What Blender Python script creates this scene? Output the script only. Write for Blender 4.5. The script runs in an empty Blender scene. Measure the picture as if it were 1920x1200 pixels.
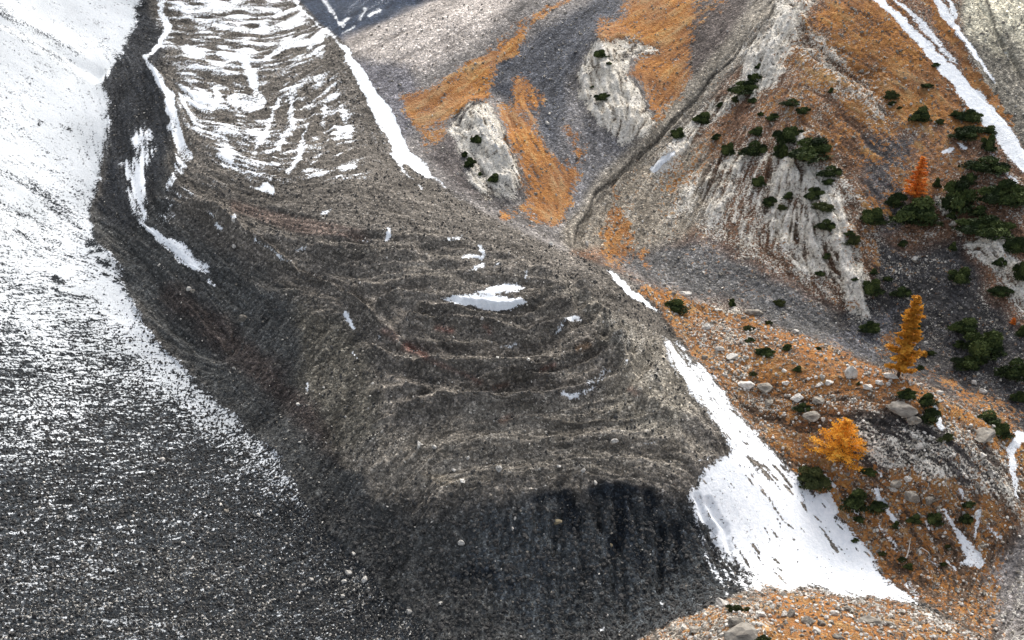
import bpy, math, random
import numpy as np
R = math.radians
random.seed(7); rng = np.random.default_rng(7)
sc = bpy.context.scene
COL = sc.collection
# ------------------------------------------------------------------ camera, sky, sun, exposure
F = 1800.0                      # focal length in photo pixels (1920 wide)
PITCH = 30.0
cam_d = bpy.data.cameras.new('camera'); cam = bpy.data.objects.new('camera', cam_d); COL.objects.link(cam)
cam_d.sensor_width = 36.0; cam_d.lens = 36.0 * F / 1920.0
cam_d.clip_start = 1.0; cam_d.clip_end = 5000.0
cam.location = (0, 0, 0); cam.rotation_euler = (R(90 - PITCH), 0, 0)
sc.camera = cam
SUN_EL, SUN_AZ = 46.0, 18.0     # azimuth measured from +Y towards +X (light comes from up-valley)
w = bpy.data.worlds.new("World"); sc.world = w; w.use_nodes = True
nt = w.node_tree; bg = nt.nodes['Background']
sky = nt.nodes.new('ShaderNodeTexSky'); sky.sky_type = 'NISHITA'; sky.sun_disc = False
sky.sun_elevation = R(SUN_EL); sky.sun_rotation = R(SUN_AZ)
sky.air_density = 1.0; sky.dust_density = 4.0; sky.ozone_density = 1.0
# thin high cloud: part of the sky's blue is replaced by neutral cloud light of like brightness
cl = nt.nodes.new('ShaderNodeRGBToBW'); nt.links.new(sky.outputs[0], cl.inputs[0])
clm = nt.nodes.new('ShaderNodeMix'); clm.data_type = 'RGBA'; clm.inputs[0].default_value = .68
nt.links.new(sky.outputs[0], clm.inputs[6]); nt.links.new(cl.outputs[0], clm.inputs[7]); nt.links.new(clm.outputs[2], bg.inputs[0]); bg.inputs[1].default_value = 0.145
sun_d = bpy.data.lights.new('sun', 'SUN'); sun = bpy.data.objects.new('sun', sun_d); COL.objects.link(sun)
sun_d.energy = 1.1; sun_d.angle = R(24); sun_d.color = (1.0, 0.94, 0.85)
sun.rotation_euler = (R(90 - SUN_EL), 0, R(180 - SUN_AZ))
sc.view_settings.view_transform = 'Standard'; sc.view_settings.look = 'None'
sc.view_settings.gamma = 1.0; sc.view_settings.use_curve_mapping = False
sc.view_settings.exposure = 1.15
# ------------------------------------------------------------------ numeric helpers
SP, CP = math.sin(R(PITCH)), math.cos(R(PITCH))
def ray(px, py):
    a = (px - 960.0) / F; b = (600.0 - py) / F
    return a, CP + b * SP, -SP + b * CP
def world(px, py, z):
    dx, dy, dz = ray(px, py); t = z / dz
    return dx * t, dy * t, z
def project(x, y, z):
    dep = y * CP - z * SP
    up = y * SP + z * CP
    return 960.0 + F * x / dep, 600.0 - F * up / dep, dep
def sm(a, b, x):
    t = np.clip((x - a) / (b - a), 0, 1); return t * t * (3 - 2 * t)
def hsh(i, j, seed):
    n = (i.astype(np.int64) * 374761393 + j.astype(np.int64) * 668265263 + seed * 1442695041) & 0xffffffff
    n = ((n ^ (n >> 13)) * 1274126177) & 0xffffffff
    n = (n ^ (n >> 16)) & 0xffffffff
    return n.astype(np.float64) / 4294967295.0
def vnoise(x, y, seed=0):
    xi = np.floor(x); yi = np.floor(y); fx = x - xi; fy = y - yi
    ux = fx * fx * (3 - 2 * fx); uy = fy * fy * (3 - 2 * fy)
    a = hsh(xi, yi, seed); b = hsh(xi + 1, yi, seed); c = hsh(xi, yi + 1, seed); d = hsh(xi + 1, yi + 1, seed)
    return (a * (1 - ux) + b * ux) * (1 - uy) + (c * (1 - ux) + d * ux) * uy * 1.0
def fbm(x, y, oct=4, seed=0, gain=.5):
    s = 0; amp = 1; tot = 0; c, sn = .8, .6
    for o in range(oct):
        s = s + amp * vnoise(x, y, seed + o * 17); tot += amp
        x, y = (x * c - y * sn) * 2.03 + 5.1, (x * sn + y * c) * 2.03 + 1.7; amp *= gain
    return s / tot - .5
# ------------------------------------------------------------------ the land's large shape: surveyed heights (bearing given as sight line) + thin-plate surface
CPTS = [
 # crown of the rock glacier
 (900,900,-105),(900,800,-101),(900,700,-98),(900,600,-95),(900,500,-91),(850,400,-86.5),(600,400,-85),(700,300,-81.5),(500,300,-80.5),
 (560,200,-75.5),(400,200,-75.5),(450,100,-69),(600,60,-65),(450,0,-62),(330,0,-62),(1100,900,-105),(1100,800,-101),(1100,700,-98),(1100,600,-95),(1050,500,-91.3),
 (1250,800,-101.5),(1300,900,-105),(1380,830,-104),(1330,720,-100),(1240,620,-97),(1130,500,-92.5),
 # left crest of the glacier
 (280,100,-68),(310,200,-74.5),(320,330,-82.5),(400,400,-86),(540,490,-90),(690,590,-95),(700,700,-99),(720,800,-102),(740,880,-105),
 # left margin
 (800,1180,-121),(640,1000,-118),(480,820,-114),(330,680,-109),(240,560,-104),(180,400,-95),(190,300,-88),(190,200,-80),(190,150,-76.5),(250,50,-68),
 # front face
 (650,950,-112.5),(700,1050,-117),(900,1000,-112),(900,1100,-117.5),(1100,1000,-112.5),(1100,1100,-117),(1300,1050,-116.5),(1100,1195,-121.5),(1250,1168,-122),
 (950,1195,-121.5),(1400,1000,-115),(1470,950,-115),
 # left scree slope
 (0,1200,-102),(0,1000,-100),(0,800,-97.8),(0,600,-94.6),(0,400,-89),(0,200,-74),(0,100,-65),(0,0,-54),(150,0,-60),(100,60,-66),
 (300,1200,-112),(500,1200,-118),(300,900,-108),(-200,600,-86),(-200,1000,-93),(-200,200,-62),
 # right margin, snow strip and fan
 (640,90,-71),(740,270,-84),(810,335,-89),(940,415,-93),(1080,470,-97),(1145,508,-101.5),(1252,622,-107),(1305,700,-111),(1400,835,-116),
 (1530,930,-119),(1600,1000,-123),(1650,1095,-127),(1400,1098,-122),(1550,1095,-125.5),
 # foreground knoll
 (1400,1108,-107),(1300,1150,-110),(1250,1178,-114),(1550,1110,-108.5),(1700,1135,-113),(1850,1200,-115),(1400,1200,-101),(1600,1200,-104),(1200,1202,-115),
 # right gully and slope beside the fan
 (1920,1200,-124),(1870,1100,-126),(1900,1000,-122.5),(1600,900,-113),(1500,850,-112),(1700,1000,-118),(1800,1000,-119),(1850,900,-112),(1700,900,-110.5),
 (1600,800,-107),(1800,850,-106),(1450,700,-105),(1350,620,-103.5),(1250,565,-99.5),(1210,541,-98.8),
 # moraine ridge crest and the ground behind it
 (1400,600,-99.5),(1500,640,-100),(1640,690,-100),(1800,770,-101),(1920,840,-102),(1650,750,-103.5),
 (1300,552,-105),(1400,590,-107),(1500,630,-109),(1640,676,-111),(1780,736,-112),(1920,806,-112),(2100,880,-110),
 # big hillside
 (1600,600,-104.5),(1600,500,-96.6),(1600,400,-89),(1600,300,-80.8),(1600,200,-72),(1600,100,-63),(1600,0,-53),
 (1900,700,-105),(1900,600,-99),(1900,500,-92.3),(1900,400,-85),(1900,300,-77.7),(1900,200,-70),(1900,100,-61.5),(1900,0,-51.5),
 (1400,500,-100.5),(1400,400,-93),(1400,300,-85),(1400,200,-76.5),(1400,100,-67.5),(1450,0,-57.5),
 (1250,450,-99),(1250,300,-88.5),(1250,200,-80.5),(1260,100,-70.5),(1250,0,-60),(1180,300,-89),(1110,400,-94.5),
 # knobs beyond
 (1150,200,-76),(1150,120,-70),(1050,300,-86.5),(1050,200,-79.5),(1050,100,-70),(1050,0,-60),(900,300,-83.5),(890,230,-78.5),(850,120,-71.5),(850,0,-60.5),(950,200,-79),
 (700,64,-66),(760,35,-63),(650,25,-78),(760,5,-76),(720,140,-73)]
XYZ = np.array([world(*c) for c in CPTS] + [
 (-260,420,10),(-120,440,-5),(0,450,-12),(130,440,-5),(270,400,5),(-260,300,0),(-260,200,-35),(-200,120,-62),(-160,60,-76),(-90,50,-104),(0,50,-126),(70,55,-98),
 (150,60,-112),(180,110,-112),(220,200,-70),(240,300,-25),(40,380,-50),(-60,360,-48),(-150,340,-30)])
LM = (-300, 30); EXT = (600, 440)
def tps_fit(P, z, lam=.25):
    n = len(P); d2 = ((P[:, None] - P[None]) ** 2).sum(-1)
    K = np.where(d2 > 0, .5 * d2 * np.log(d2 + 1e-12), 0) + lam * np.eye(n) * 20
    Q = np.hstack([np.ones((n, 1)), P]); A = np.block([[K, Q], [Q.T, np.zeros((3, 3))]])
    return np.linalg.solve(A, np.concatenate([z, np.zeros(3)]))
PN = XYZ[:, :2]; WT = tps_fit(PN / 10, XYZ[:, 2], .12)
GX = np.linspace(-300, 300, 401); GY = np.linspace(30, 470, 294)
gx, gy = np.meshgrid(GX, GY)
Q = np.stack([gx.ravel(), gy.ravel()], 1) / 10
zz = WT[-3] + Q @ WT[-2:]
for i in range(len(PN)):
    d2 = ((Q - PN[i] / 10) ** 2).sum(1) + 1e-9
    zz += WT[i] * .5 * d2 * np.log(d2)
ZB = zz.reshape(gx.shape)
def base_z(x, y):
    u = np.clip((x + 300) / 1.5, 1, 398.999); v = np.clip((y - 30) / (440 / 293.), 1, 291.999)
    i = u.astype(int); j = v.astype(int); fu = u - i; fv = v - j
    def cr(p0, p1, p2, p3, t): return p1 + .5 * t * (p2 - p0 + t * (2 * p0 - 5 * p1 + 4 * p2 - p3 + t * (3 * (p1 - p2) + p3 - p0)))
    rows = [cr(ZB[j + k, i - 1], ZB[j + k, i], ZB[j + k, i + 1], ZB[j + k, i + 2], fu) for k in (-1, 0, 1, 2)]
    return cr(*rows, fv)
# ------------------------------------------------------------------ terrain grid: rows follow range so that near and far ground get even detail
NI, NJ = 1320, 870
A = np.linspace(-.75, .75, NI)
yf = np.exp(np.linspace(math.log(45), math.log(455), 900))
wf = .866 * yf + .5 * (110 - .17 * (yf - 128))
xf = A[None, :] * wf[:, None]; yy = np.repeat(yf[:, None], NI, 1)
zf = base_z(xf, yy); ppx, ppy, _ = project(xf, yy, zf)
dp = np.abs(np.diff(ppy, axis=0)); inside = (ppy[1:] > -60) & (ppy[1:] < 1260)
wgt = np.where(inside, dp, dp * .12) + .8 * np.diff(yy, axis=0) / 1.0 * .35
for _ in range(30): wgt[:, 1:-1] = (wgt[:, :-2] + wgt[:, 1:-1] * 2 + wgt[:, 2:]) / 4
cum = np.vstack([np.zeros(NI), np.cumsum(wgt, 0)]); cum /= cum[-1]
tt = np.linspace(0, 1, NJ); Y = np.empty((NJ, NI))
for i in range(NI): Y[:, i] = np.interp(tt, cum[:, i], yf)
WY = .866 * Y + .5 * (110 - .17 * (Y - 128)); X = A[None, :] * WY
Z0 = base_z(X, Y)
# ------------------------------------------------------------------ maps of ground cover (drawn as sight-line survey polygons, then baked on the land)
S = 2; OX, OY = -260, -200; RW, RH = 1220, 800
rx = OX + S * np.arange(RW); ry = OY + S * np.arange(RH)
RX, RY = np.meshgrid(rx, ry)
W1 = fbm(RX / 45., RY / 30., 4, 3); W2 = fbm(RX / 45., RY / 30., 4, 91)
def _box(pts, pad):
    x0 = max(int((min(p[0] for p in pts) - pad - OX) / S), 0); x1 = min(int((max(p[0] for p in pts) + pad - OX) / S) + 1, RW)
    y0 = max(int((min(p[1] for p in pts) - pad - OY) / S), 0); y1 = min(int((max(p[1] for p in pts) + pad - OY) / S) + 1, RH)
    return slice(y0, y1), slice(x0, x1)
def polymask(pts, feather=8, warp=12):
    sl = _box(pts, feather + warp)
    x = RX[sl] + W1[sl] * warp * 2; y = RY[sl] + W2[sl] * warp * 2
    ins = np.zeros(x.shape, bool); dist = np.full(x.shape, 1e9); n = len(pts)
    for k in range(n):
        (xa, ya), (xb, yb) = pts[k], pts[(k + 1) % n]
        if ya != yb:
            c = ((ya > y) != (yb > y)) & (x < (xb - xa) * (y - ya) / (yb - ya) + xa); ins ^= c
        L = (xb - xa) ** 2 + (yb - ya) ** 2 + 1e-9
        t = np.clip(((x - xa) * (xb - xa) + (y - ya) * (yb - ya)) / L, 0, 1)
        dist = np.minimum(dist, (x - xa - t * (xb - xa)) ** 2 + (y - ya - t * (yb - ya)) ** 2)
    d = np.sqrt(dist) * np.where(ins, 1, -1)
    return sl, sm(-feather, feather, d)
def strokemask(pts, wd, feather=4, warp=4):
    if not isinstance(wd, (list, tuple)): wd = [wd] * len(pts)
    sl = _box(pts, max(wd) + feather + warp + 4)
    x = RX[sl] + W1[sl] * warp * 2; y = RY[sl] + W2[sl] * warp * 2
    m = np.zeros(x.shape)
    if len(pts) == 1: pts = pts + [(pts[0][0] + .1, pts[0][1])]; wd = list(wd) * 2
    for k in range(len(pts) - 1):
        (xa, ya), (xb, yb) = pts[k], pts[k + 1]
        L = (xb - xa) ** 2 + (yb - ya) ** 2 + 1e-9
        t = np.clip(((x - xa) * (xb - xa) + (y - ya) * (yb - ya)) / L, 0, 1)
        d = np.sqrt((x - xa - t * (xb - xa)) ** 2 + (y - ya - t * (yb - ya)) ** 2)
        ww = (wd[k] * (1 - t) + wd[k + 1] * t) * .5
        m = np.maximum(m, 1 - sm(-feather, feather, d - ww))
    return sl, m
def setv(Fd, m, v):
    sl, k = m
    if Fd.ndim == 3: Fd[sl] = Fd[sl] * (1 - k[..., None]) + np.array(v) * k[..., None]
    else: Fd[sl] = Fd[sl] * (1 - k) + v * k
P, K = polymask, strokemask
sn = np.zeros((RH, RW)); gr = np.zeros((RH, RW)); pa = np.zeros((RH, RW)); bc = np.zeros((RH, RW, 3)); dz = np.zeros((RH, RW)); ro = np.full((RH, RW), .35)
regn = np.zeros((RH, RW), int)
LEFTM = [(280,-190),(262,0),(248,60),(225,110),(187,145),(203,185),(200,260),(188,320),(176,370),(174,410),(186,450),(222,505),(242,560),(272,620),(330,682),(400,742),(465,800),(525,860),(560,925),(600,985),(650,1030),(710,1095),(800,1180),(870,1400)]
LEFT = LEFTM + [(-300,1400),(-300,-240)]
RIGHTM = [(540,-190),(545,0),(600,45),(640,85),(690,180),(740,275),(812,338),(940,418),(1080,472),(1140,505),(1245,595),(1262,640),(1330,700),(1400,790),(1480,880),(1540,930),(1600,1000),(1655,1085),(1730,1130)]
BIG = [(1470,-200),(1465,0),(1380,90),(1250,240),(1110,390),(1070,475),(1150,505),(1210,540),(1400,592),(1640,682),(1780,742),(1930,815),(2300,960),(2300,-200)]
RIDGE = [(1200,538),(1400,592),(1560,650),(1640,684),(1780,744),(1930,815),(2300,960),(2300,1400),(1940,1400),(1850,1200),(1730,1130),(1660,1090),(1600,1000),(1530,925),(1400,790),(1330,695),(1270,630),(1235,580)]
KNOLL = [(1170,1215),(1250,1170),(1310,1148),(1400,1102),(1470,1096),(1560,1106),(1640,1118),(1700,1130),(1780,1160),(1870,1215),(1880,1400),(1150,1400)]
FARH = [(650,78),(700,50),(830,0),(900,-190),(1470,-190),(1465,0),(1380,90),(1250,240),(1110,390),(1070,475),(940,418),(812,338),(740,275),(690,180)]
FARD = [(540,-190),(560,0),(600,45),(645,80),(700,52),(830,0),(900,-190)]
# base colour of the bare ground
bc[:] = (.155, .14, .122)
setv(bc, P([(175,420),(200,300),(200,180),(190,150),(260,110),(300,140),(318,250),(330,400),(420,470),(560,560),(650,680),(640,850),(760,960),(960,960),(1300,950),(1420,1100),(1250,1250),(700,1250),(440,800),(230,560)],30,25), (.068,.070,.069))
setv(bc, K([(330,560),(430,640),(560,760),(640,840)],[50,60,60,50],22,20), (.062,.052,.048))
setv(bc, P([(262,-20),(310,60),(300,140),(320,250),(300,340),(240,440),(200,420),(180,380),(200,300),(200,180),(190,150)],12,10), (.042,.045,.05))
setv(bc, P([(560,560),(680,620),(720,800),(800,900),(640,860),(560,700)],25,20), (.11,.102,.085))
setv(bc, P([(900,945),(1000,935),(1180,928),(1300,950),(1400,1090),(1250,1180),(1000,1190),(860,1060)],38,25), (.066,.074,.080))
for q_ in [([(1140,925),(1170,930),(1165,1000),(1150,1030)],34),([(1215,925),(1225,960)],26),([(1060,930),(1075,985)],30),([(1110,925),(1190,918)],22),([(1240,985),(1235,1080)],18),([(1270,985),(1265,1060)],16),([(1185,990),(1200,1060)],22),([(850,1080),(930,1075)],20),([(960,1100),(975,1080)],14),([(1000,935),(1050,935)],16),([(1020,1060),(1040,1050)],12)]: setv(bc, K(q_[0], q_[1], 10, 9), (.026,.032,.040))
setv(bc, P([(650,850),(900,760),(1220,760),(1350,840),(1280,890),(950,900),(800,920),(700,930)],25,20), (.21,.188,.158))
setv(bc, P([(1060,540),(1250,640),(1340,760),(1240,820),(1130,780),(1160,660)],25,20), (.25,.228,.19))
setv(bc, P(LEFT, 6, 8), (.030,.035,.040))
setv(bc, P(FARD, 5, 3), (.04,.055,.085))  # even dark blue ground tone across the far valley side
setv(bc, P(FARH, 5, 3), (.23,.215,.205))
setv(bc, P([(650,78),(830,0),(980,-20),(900,80),(800,130),(720,130)],18,10), (.52,.47,.43))
setv(bc, P([(660,110),(760,120),(790,190),(760,280),(700,180)],14,10), (.19,.185,.20))
setv(bc, P([(915,120),(1010,60),(1130,-10),(1200,-20),(1110,80),(1070,150),(1080,230),(1130,300),(1060,320),(1000,220),(950,190),(915,170)],14,10), (.105,.11,.125))
setv(bc, P([(1070,160),(1110,240),(1190,270),(1120,380),(1075,420),(1040,300)],14,8), (.2,.195,.2))
setv(bc, P([(1260,20),(1420,-20),(1380,90),(1300,180),(1280,120)],18,10), (.13,.11,.10))
setv(bc, P([(850,240),(880,340),(940,390),(850,350),(800,290)],12,8), (.13,.115,.11))
setv(bc, P(BIG, 5, 3), (.22,.125,.078))
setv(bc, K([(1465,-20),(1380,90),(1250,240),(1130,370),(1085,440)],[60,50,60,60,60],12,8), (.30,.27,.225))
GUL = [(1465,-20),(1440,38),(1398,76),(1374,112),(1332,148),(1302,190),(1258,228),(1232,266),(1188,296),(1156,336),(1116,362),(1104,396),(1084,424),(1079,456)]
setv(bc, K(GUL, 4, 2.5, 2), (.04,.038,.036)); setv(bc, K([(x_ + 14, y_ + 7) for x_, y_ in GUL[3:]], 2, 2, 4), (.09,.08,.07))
for pts in [[(1300,200),(1230,285),(1170,350),(1130,420)],[(1280,240),(1215,330),(1180,380),(1165,420)],[(1440,60),(1380,130),(1310,210)],[(1100,400),(1085,440),(1095,470)],[(1085,395),(1065,425),(1070,465)]]:
    rr0 = K(pts, 2, 3, 5); setv(bc, rr0, (.13,.11,.09)); sl0, m0 = rr0; dz[sl0] -= m0 * .5
setv(bc, P([(1200,300),(1330,250),(1330,420),(1200,480),(1090,460),(1120,390)],18,12), (.31,.27,.215))
setv(bc, P([(1130,490),(1240,450),(1340,450),(1450,520),(1560,570),(1650,690),(1500,640),(1360,570),(1200,540)],22,14), (.165,.162,.16))
setv(bc, P([(1620,250),(1720,260),(1700,420),(1660,440),(1620,380)],16,14), (.13,.12,.12))
setv(bc, P([(1640,430),(1700,470),(1800,450),(1860,560),(1920,620),(2200,700),(2200,940),(1920,815),(1780,745),(1640,685),(1560,600),(1640,540)],18,14), (.075,.072,.072))
setv(bc, P([(1640,600),(1680,580),(1640,690),(1540,640)],10,10), (.13,.13,.14))
setv(bc, P([(1790,-100),(2200,-100),(2200,500),(1930,290),(1850,180),(1810,90)],8,8), (.2,.185,.155))
setv(bc, P([(1800,-100),(2200,-100),(2200,150),(1930,140),(1870,100),(1815,50)],26,20), (.86,.80,.62)); setv(pa, P([(1800,-100),(2200,-100),(2200,120),(1930,110),(1870,90),(1825,50)],20,14), .4)
setv(bc, K([(1845,-20),(1870,60),(1905,110),(1940,150)],[5,4,3,3],3,4), (.12,.11,.09)); setv(bc, K([(1890,70),(1930,130)],30,16,8), (.3,.28,.23))
setv(bc, P(RIDGE, 5, 4), (.15,.10,.068))
setv(bc, P([(1590,780),(1720,770),(1860,840),(1900,930),(1780,920),(1650,880),(1600,860)],18,14), (.085,.078,.075))
setv(bc, P([(1850,1080),(1930,980),(2200,900),(2200,1400),(1880,1250)],25,14), (.27,.25,.24))
setv(bc, P(KNOLL, 4, 4), (.2,.17,.14))
# grass
for pts, v in [([(750,180),(830,150),(900,110),(950,60),(1000,30),(985,70),(960,110),(925,140),(915,160),(920,190),(860,205),(800,260),(770,230)],.86),
 ([(960,145),(985,135),(1000,150),(1020,200),(1000,215),(955,205)],.75),([(930,195),(1000,230),(1050,310),(1090,318),(1070,370),(1050,415),(1000,420),(990,380),(980,330),(950,250)],.84),
 ([(1125,40),(1180,10),(1260,-60),(1340,-60),(1290,100),(1290,140),(1270,180),(1230,235),(1215,180),(1180,140),(1190,110),(1240,90),(1180,75),(1130,75)],.84),
 ([(1150,350),(1170,400),(1185,450),(1180,490),(1130,480),(1125,440),(1145,410)],.66),([(790,210),(850,200),(840,260),(800,280)],.55),
 ([(1060,240),(1085,255),(1100,290),(1080,300)],.7)]:
    setv(gr, P(pts, 17, 10), v)
setv(gr, K([(1000,40),(1060,-10)],14,6,6), .6); setv(gr, K([(945,400),(980,390),(1000,415)],20,8,6), .6); setv(gr, K([(1200,470),(1207,500)],10,6,4), .5)
setv(gr, P([(1290,60),(1370,10),(1400,-60),(1300,-60)],14,10), .4)
BIGI = [(1500,-60),(1640,-60),(1700,60),(1760,120),(1840,200),(1850,260),(1780,270),(1860,300),(1640,420),(1600,400),(1600,330),(1500,250),(1400,220),(1330,330),(1250,400),(1230,350),(1370,200),(1440,160),(1480,90)]
setv(gr, P(BIG, 5, 3), .14); setv(gr, P(BIGI, 22, 16), .42)
setv(gr, P([(1520,-60),(1640,-60),(1700,60),(1760,120),(1840,200),(1850,255),(1740,240),(1650,200),(1600,140),(1560,90)],18,14), .74)
for q_, v in [([(1150,350),(1170,400),(1188,450),(1182,492),(1132,482),(1122,440),(1142,410)],.74),([(1195,460),(1212,465),(1210,505),(1198,500)],.6),([(1130,480),(1190,478),(1180,500),(1140,500)],.5)]: setv(gr, P(q_, 10, 8), v)
setv(gr, P([(1500,180),(1620,200),(1560,300),(1500,240)],18,14), .56)
setv(gr, P([(1580,420),(1640,400),(1650,480),(1640,520),(1600,500)],10,10), .5)
setv(gr, K([(1560,560),(1600,580)],20,10,8), .35)
setv(gr, K([(1740,-20),(1790,90),(1850,175),(1900,240)],[26,24,20,10],6,5), .86)
setv(gr, P(RIDGE, 6, 5), .54)
setv(gr, K([(1210,548),(1400,605),(1560,668),(1640,705),(1760,755),(1930,838)],[20,24,30,30,18,16],8,6), .82)
setv(gr, P([(1400,660),(1560,690),(1690,720),(1650,750),(1520,730),(1420,740)],14,12), .74)
setv(gr, P([(1590,780),(1720,770),(1860,840),(1900,930),(1780,900),(1650,880),(1600,860)],16,14), .12)
setv(gr, P([(1480,860),(1600,880),(1700,880),(1860,950),(1880,1020),(1840,1110),(1720,1080),(1640,1020),(1560,930)],16,14), .5)
setv(gr, P([(1880,1080),(1930,980),(2200,900),(2200,1400),(1880,1250)],25,14), .0)
setv(gr, P([(1440,770),(1590,770),(1590,870),(1490,860)],14,14), .55)
setv(gr, P(KNOLL, 4, 4), .45)
setv(gr, P([(1450,1110),(1560,1112),(1700,1140),(1840,1200),(1820,1400),(1400,1400),(1440,1200)],12,10), .8)
setv(gr, P([(1760,780),(1800,800),(1930,930),(1900,960),(1800,880)],10,10), .25)
setv(gr, K([(1660,640),(1730,700),(1840,760),(1900,780)],[30,40,50,30],20,14), .4)
# pale limestone
setv(pa, P(BIG, 5, 3), .27); setv(pa, P(FARH, 5, 3), .10)
for q_, v in [([(1330,270),(1420,250),(1520,290),(1600,330),(1660,450),(1640,600),(1560,580),(1440,500),(1330,450),(1260,400)],.50),([(1450,60),(1560,60),(1680,180),(1640,260),(1540,220),(1440,230),(1400,200)],.42)]: setv(pa, P(q_, 26, 20), v)
for pts, v in [([(1110,85),(1150,72),(1235,82),(1230,98),(1170,105),(1180,150),(1212,185),(1228,230),(1200,258),(1170,264),(1140,252),(1110,215),(1088,180),(1090,130)],.92),
 ([(850,205),(880,195),(910,195),(940,240),(960,290),(982,330),(965,365),(920,378),(880,345),(870,300),(850,250)],.74),
 ([(1260,262),(1292,272),(1266,320),(1228,332),(1218,316),(1244,300)],.84),([(1460,0),(1530,-20),(1505,50),(1485,90),(1475,130),(1440,160),(1405,185),(1393,130),(1390,90),(1440,60)],.9),
 ([(1340,290),(1400,290),(1390,340),(1360,400),(1325,410),(1315,370)],.82),
 ([(1440,320),(1500,300),(1550,350),(1600,430),(1620,560),(1632,600),(1600,590),(1550,520),(1500,500),(1480,470),(1450,440),(1430,380)],.9),
 ([(1830,440),(1890,425),(1900,480),(2000,560),(1920,590),(1870,520),(1840,490),(1808,465)],.8),([(1580,130),(1650,120),(1680,150),(1620,165)],.7)]:
    setv(pa, P(pts, 10, 9), v)
setv(pa, P([(1130,490),(1240,450),(1340,450),(1450,520),(1560,570),(1650,690),(1500,640),(1360,570),(1200,540)],22,14), .16)
setv(pa, K([(1490,60),(1560,120),(1620,170),(1660,215)],[50,44,40,26],14,12), .72)
setv(pa, K([(1270,270),(1330,210),(1390,170)],[22,30,36],10,8), .8)
setv(pa, K([(1450,300),(1480,260),(1540,250)],[34,34,24],12,10), .7)
setv(pa, K([(1752,365),(1778,400),(1800,440)],[9,13,18],5,4), .95)
setv(pa, P([(1600,20),(1660,20),(1740,110),(1700,110)],16,10), .25)
setv(pa, P([(1520,-60),(1620,-60),(1690,60),(1740,110),(1700,130),(1600,90)],16,10), .26)
setv(pa, P([(1800,-100),(2200,-100),(2200,400),(1930,260),(1860,160),(1810,80)],8,8), .1); setv(gr, P([(1800,-100),(2200,-100),(2200,400),(1930,260),(1860,160),(1810,80)],8,8), 0)
setv(pa, P([(1640,480),(1800,450),(1860,560),(1920,620),(2200,700),(2200,940),(1920,815),(1780,745),(1640,685)],18,14), .2)
setv(pa, P(RIDGE, 6, 5), .32)
setv(pa, P([(1300,560),(1380,570),(1430,620),(1400,740),(1340,690),(1290,620)],14,10), .56)
setv(pa, K([(1380,750),(1560,745),(1690,765)],[40,40,40],18,12), .52)
setv(pa, P([(1590,780),(1720,770),(1860,840),(1900,930),(1780,920),(1650,880),(1600,860)],18,14), .42)
setv(pa, P(KNOLL, 4, 4), .5)
setv(pa, P([(1450,1110),(1560,1112),(1700,1140),(1840,1200),(1820,1400),(1400,1400),(1440,1200)],12,10), .36)
setv(pa, P([(1800,740),(1900,760),(1900,820),(1800,780)],12,10), .3)
# pale grit on the crown of the glacier
setv(pa, P([(640,820),(900,740),(1200,700),(1350,800),(1320,900),(950,910),(800,930),(680,900)],30,20), .22)
setv(pa, K([(1150,610),(1200,640),(1230,700)],[50,50,40],20,15), .34)
setv(pa, P([(940,950),(1300,940),(1380,1080),(1100,1250),(900,1150)],30,20), .06)
setv(pa, P([(420,380),(700,400),(1000,500),(1100,560),(1000,640),(720,580),(540,480)],20,20), .12)
setv(pa, P([(560,1020),(660,1040),(800,1180),(860,1400),(-200,1400),(-200,1000)],50,30), .17)
# snow
d_left = P(LEFT, 13, 9)
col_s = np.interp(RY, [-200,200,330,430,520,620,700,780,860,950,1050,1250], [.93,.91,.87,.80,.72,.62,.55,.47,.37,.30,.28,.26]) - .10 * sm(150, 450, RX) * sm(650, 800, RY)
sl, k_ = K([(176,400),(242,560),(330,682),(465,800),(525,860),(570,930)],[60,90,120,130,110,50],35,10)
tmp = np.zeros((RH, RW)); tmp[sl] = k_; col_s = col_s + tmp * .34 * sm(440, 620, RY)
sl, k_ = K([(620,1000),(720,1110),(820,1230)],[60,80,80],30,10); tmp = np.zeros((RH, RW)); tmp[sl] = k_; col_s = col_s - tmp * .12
sl, k_ = d_left; sn[sl] = sn[sl] * (1 - k_) + col_s[sl] * k_
for pts, wd, v in [([(-60,-10),(60,55),(180,120)],10,.62),([(-60,20),(80,85),(165,140)],8,.68),([(-50,300),(60,350),(130,410),(170,455)],16,.62),([(-60,350),(40,400),(100,430)],6,.5),([(200,10),(225,14)],5,.7)]:
    setv(sn, K(pts, wd, 5, 4), v)
for pts, wd in [([(75,230)],7),([(125,239),(134,242)],4),([(105,525),(115,530)],14),([(100,545),(150,560)],8),([(165,458),(180,452)],10),([(172,475),(192,468)],9),([(185,492),(205,500)],9),([(215,525),(232,520)],10),([(195,515),(202,518)],5),([(225,545),(235,540)],6)]:
    setv(sn, K(pts, wd, 4, 4), .28)
setv(sn, K([(183,140),(165,110),(200,125)],[30,20,10],10,5), 1.05)
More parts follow.
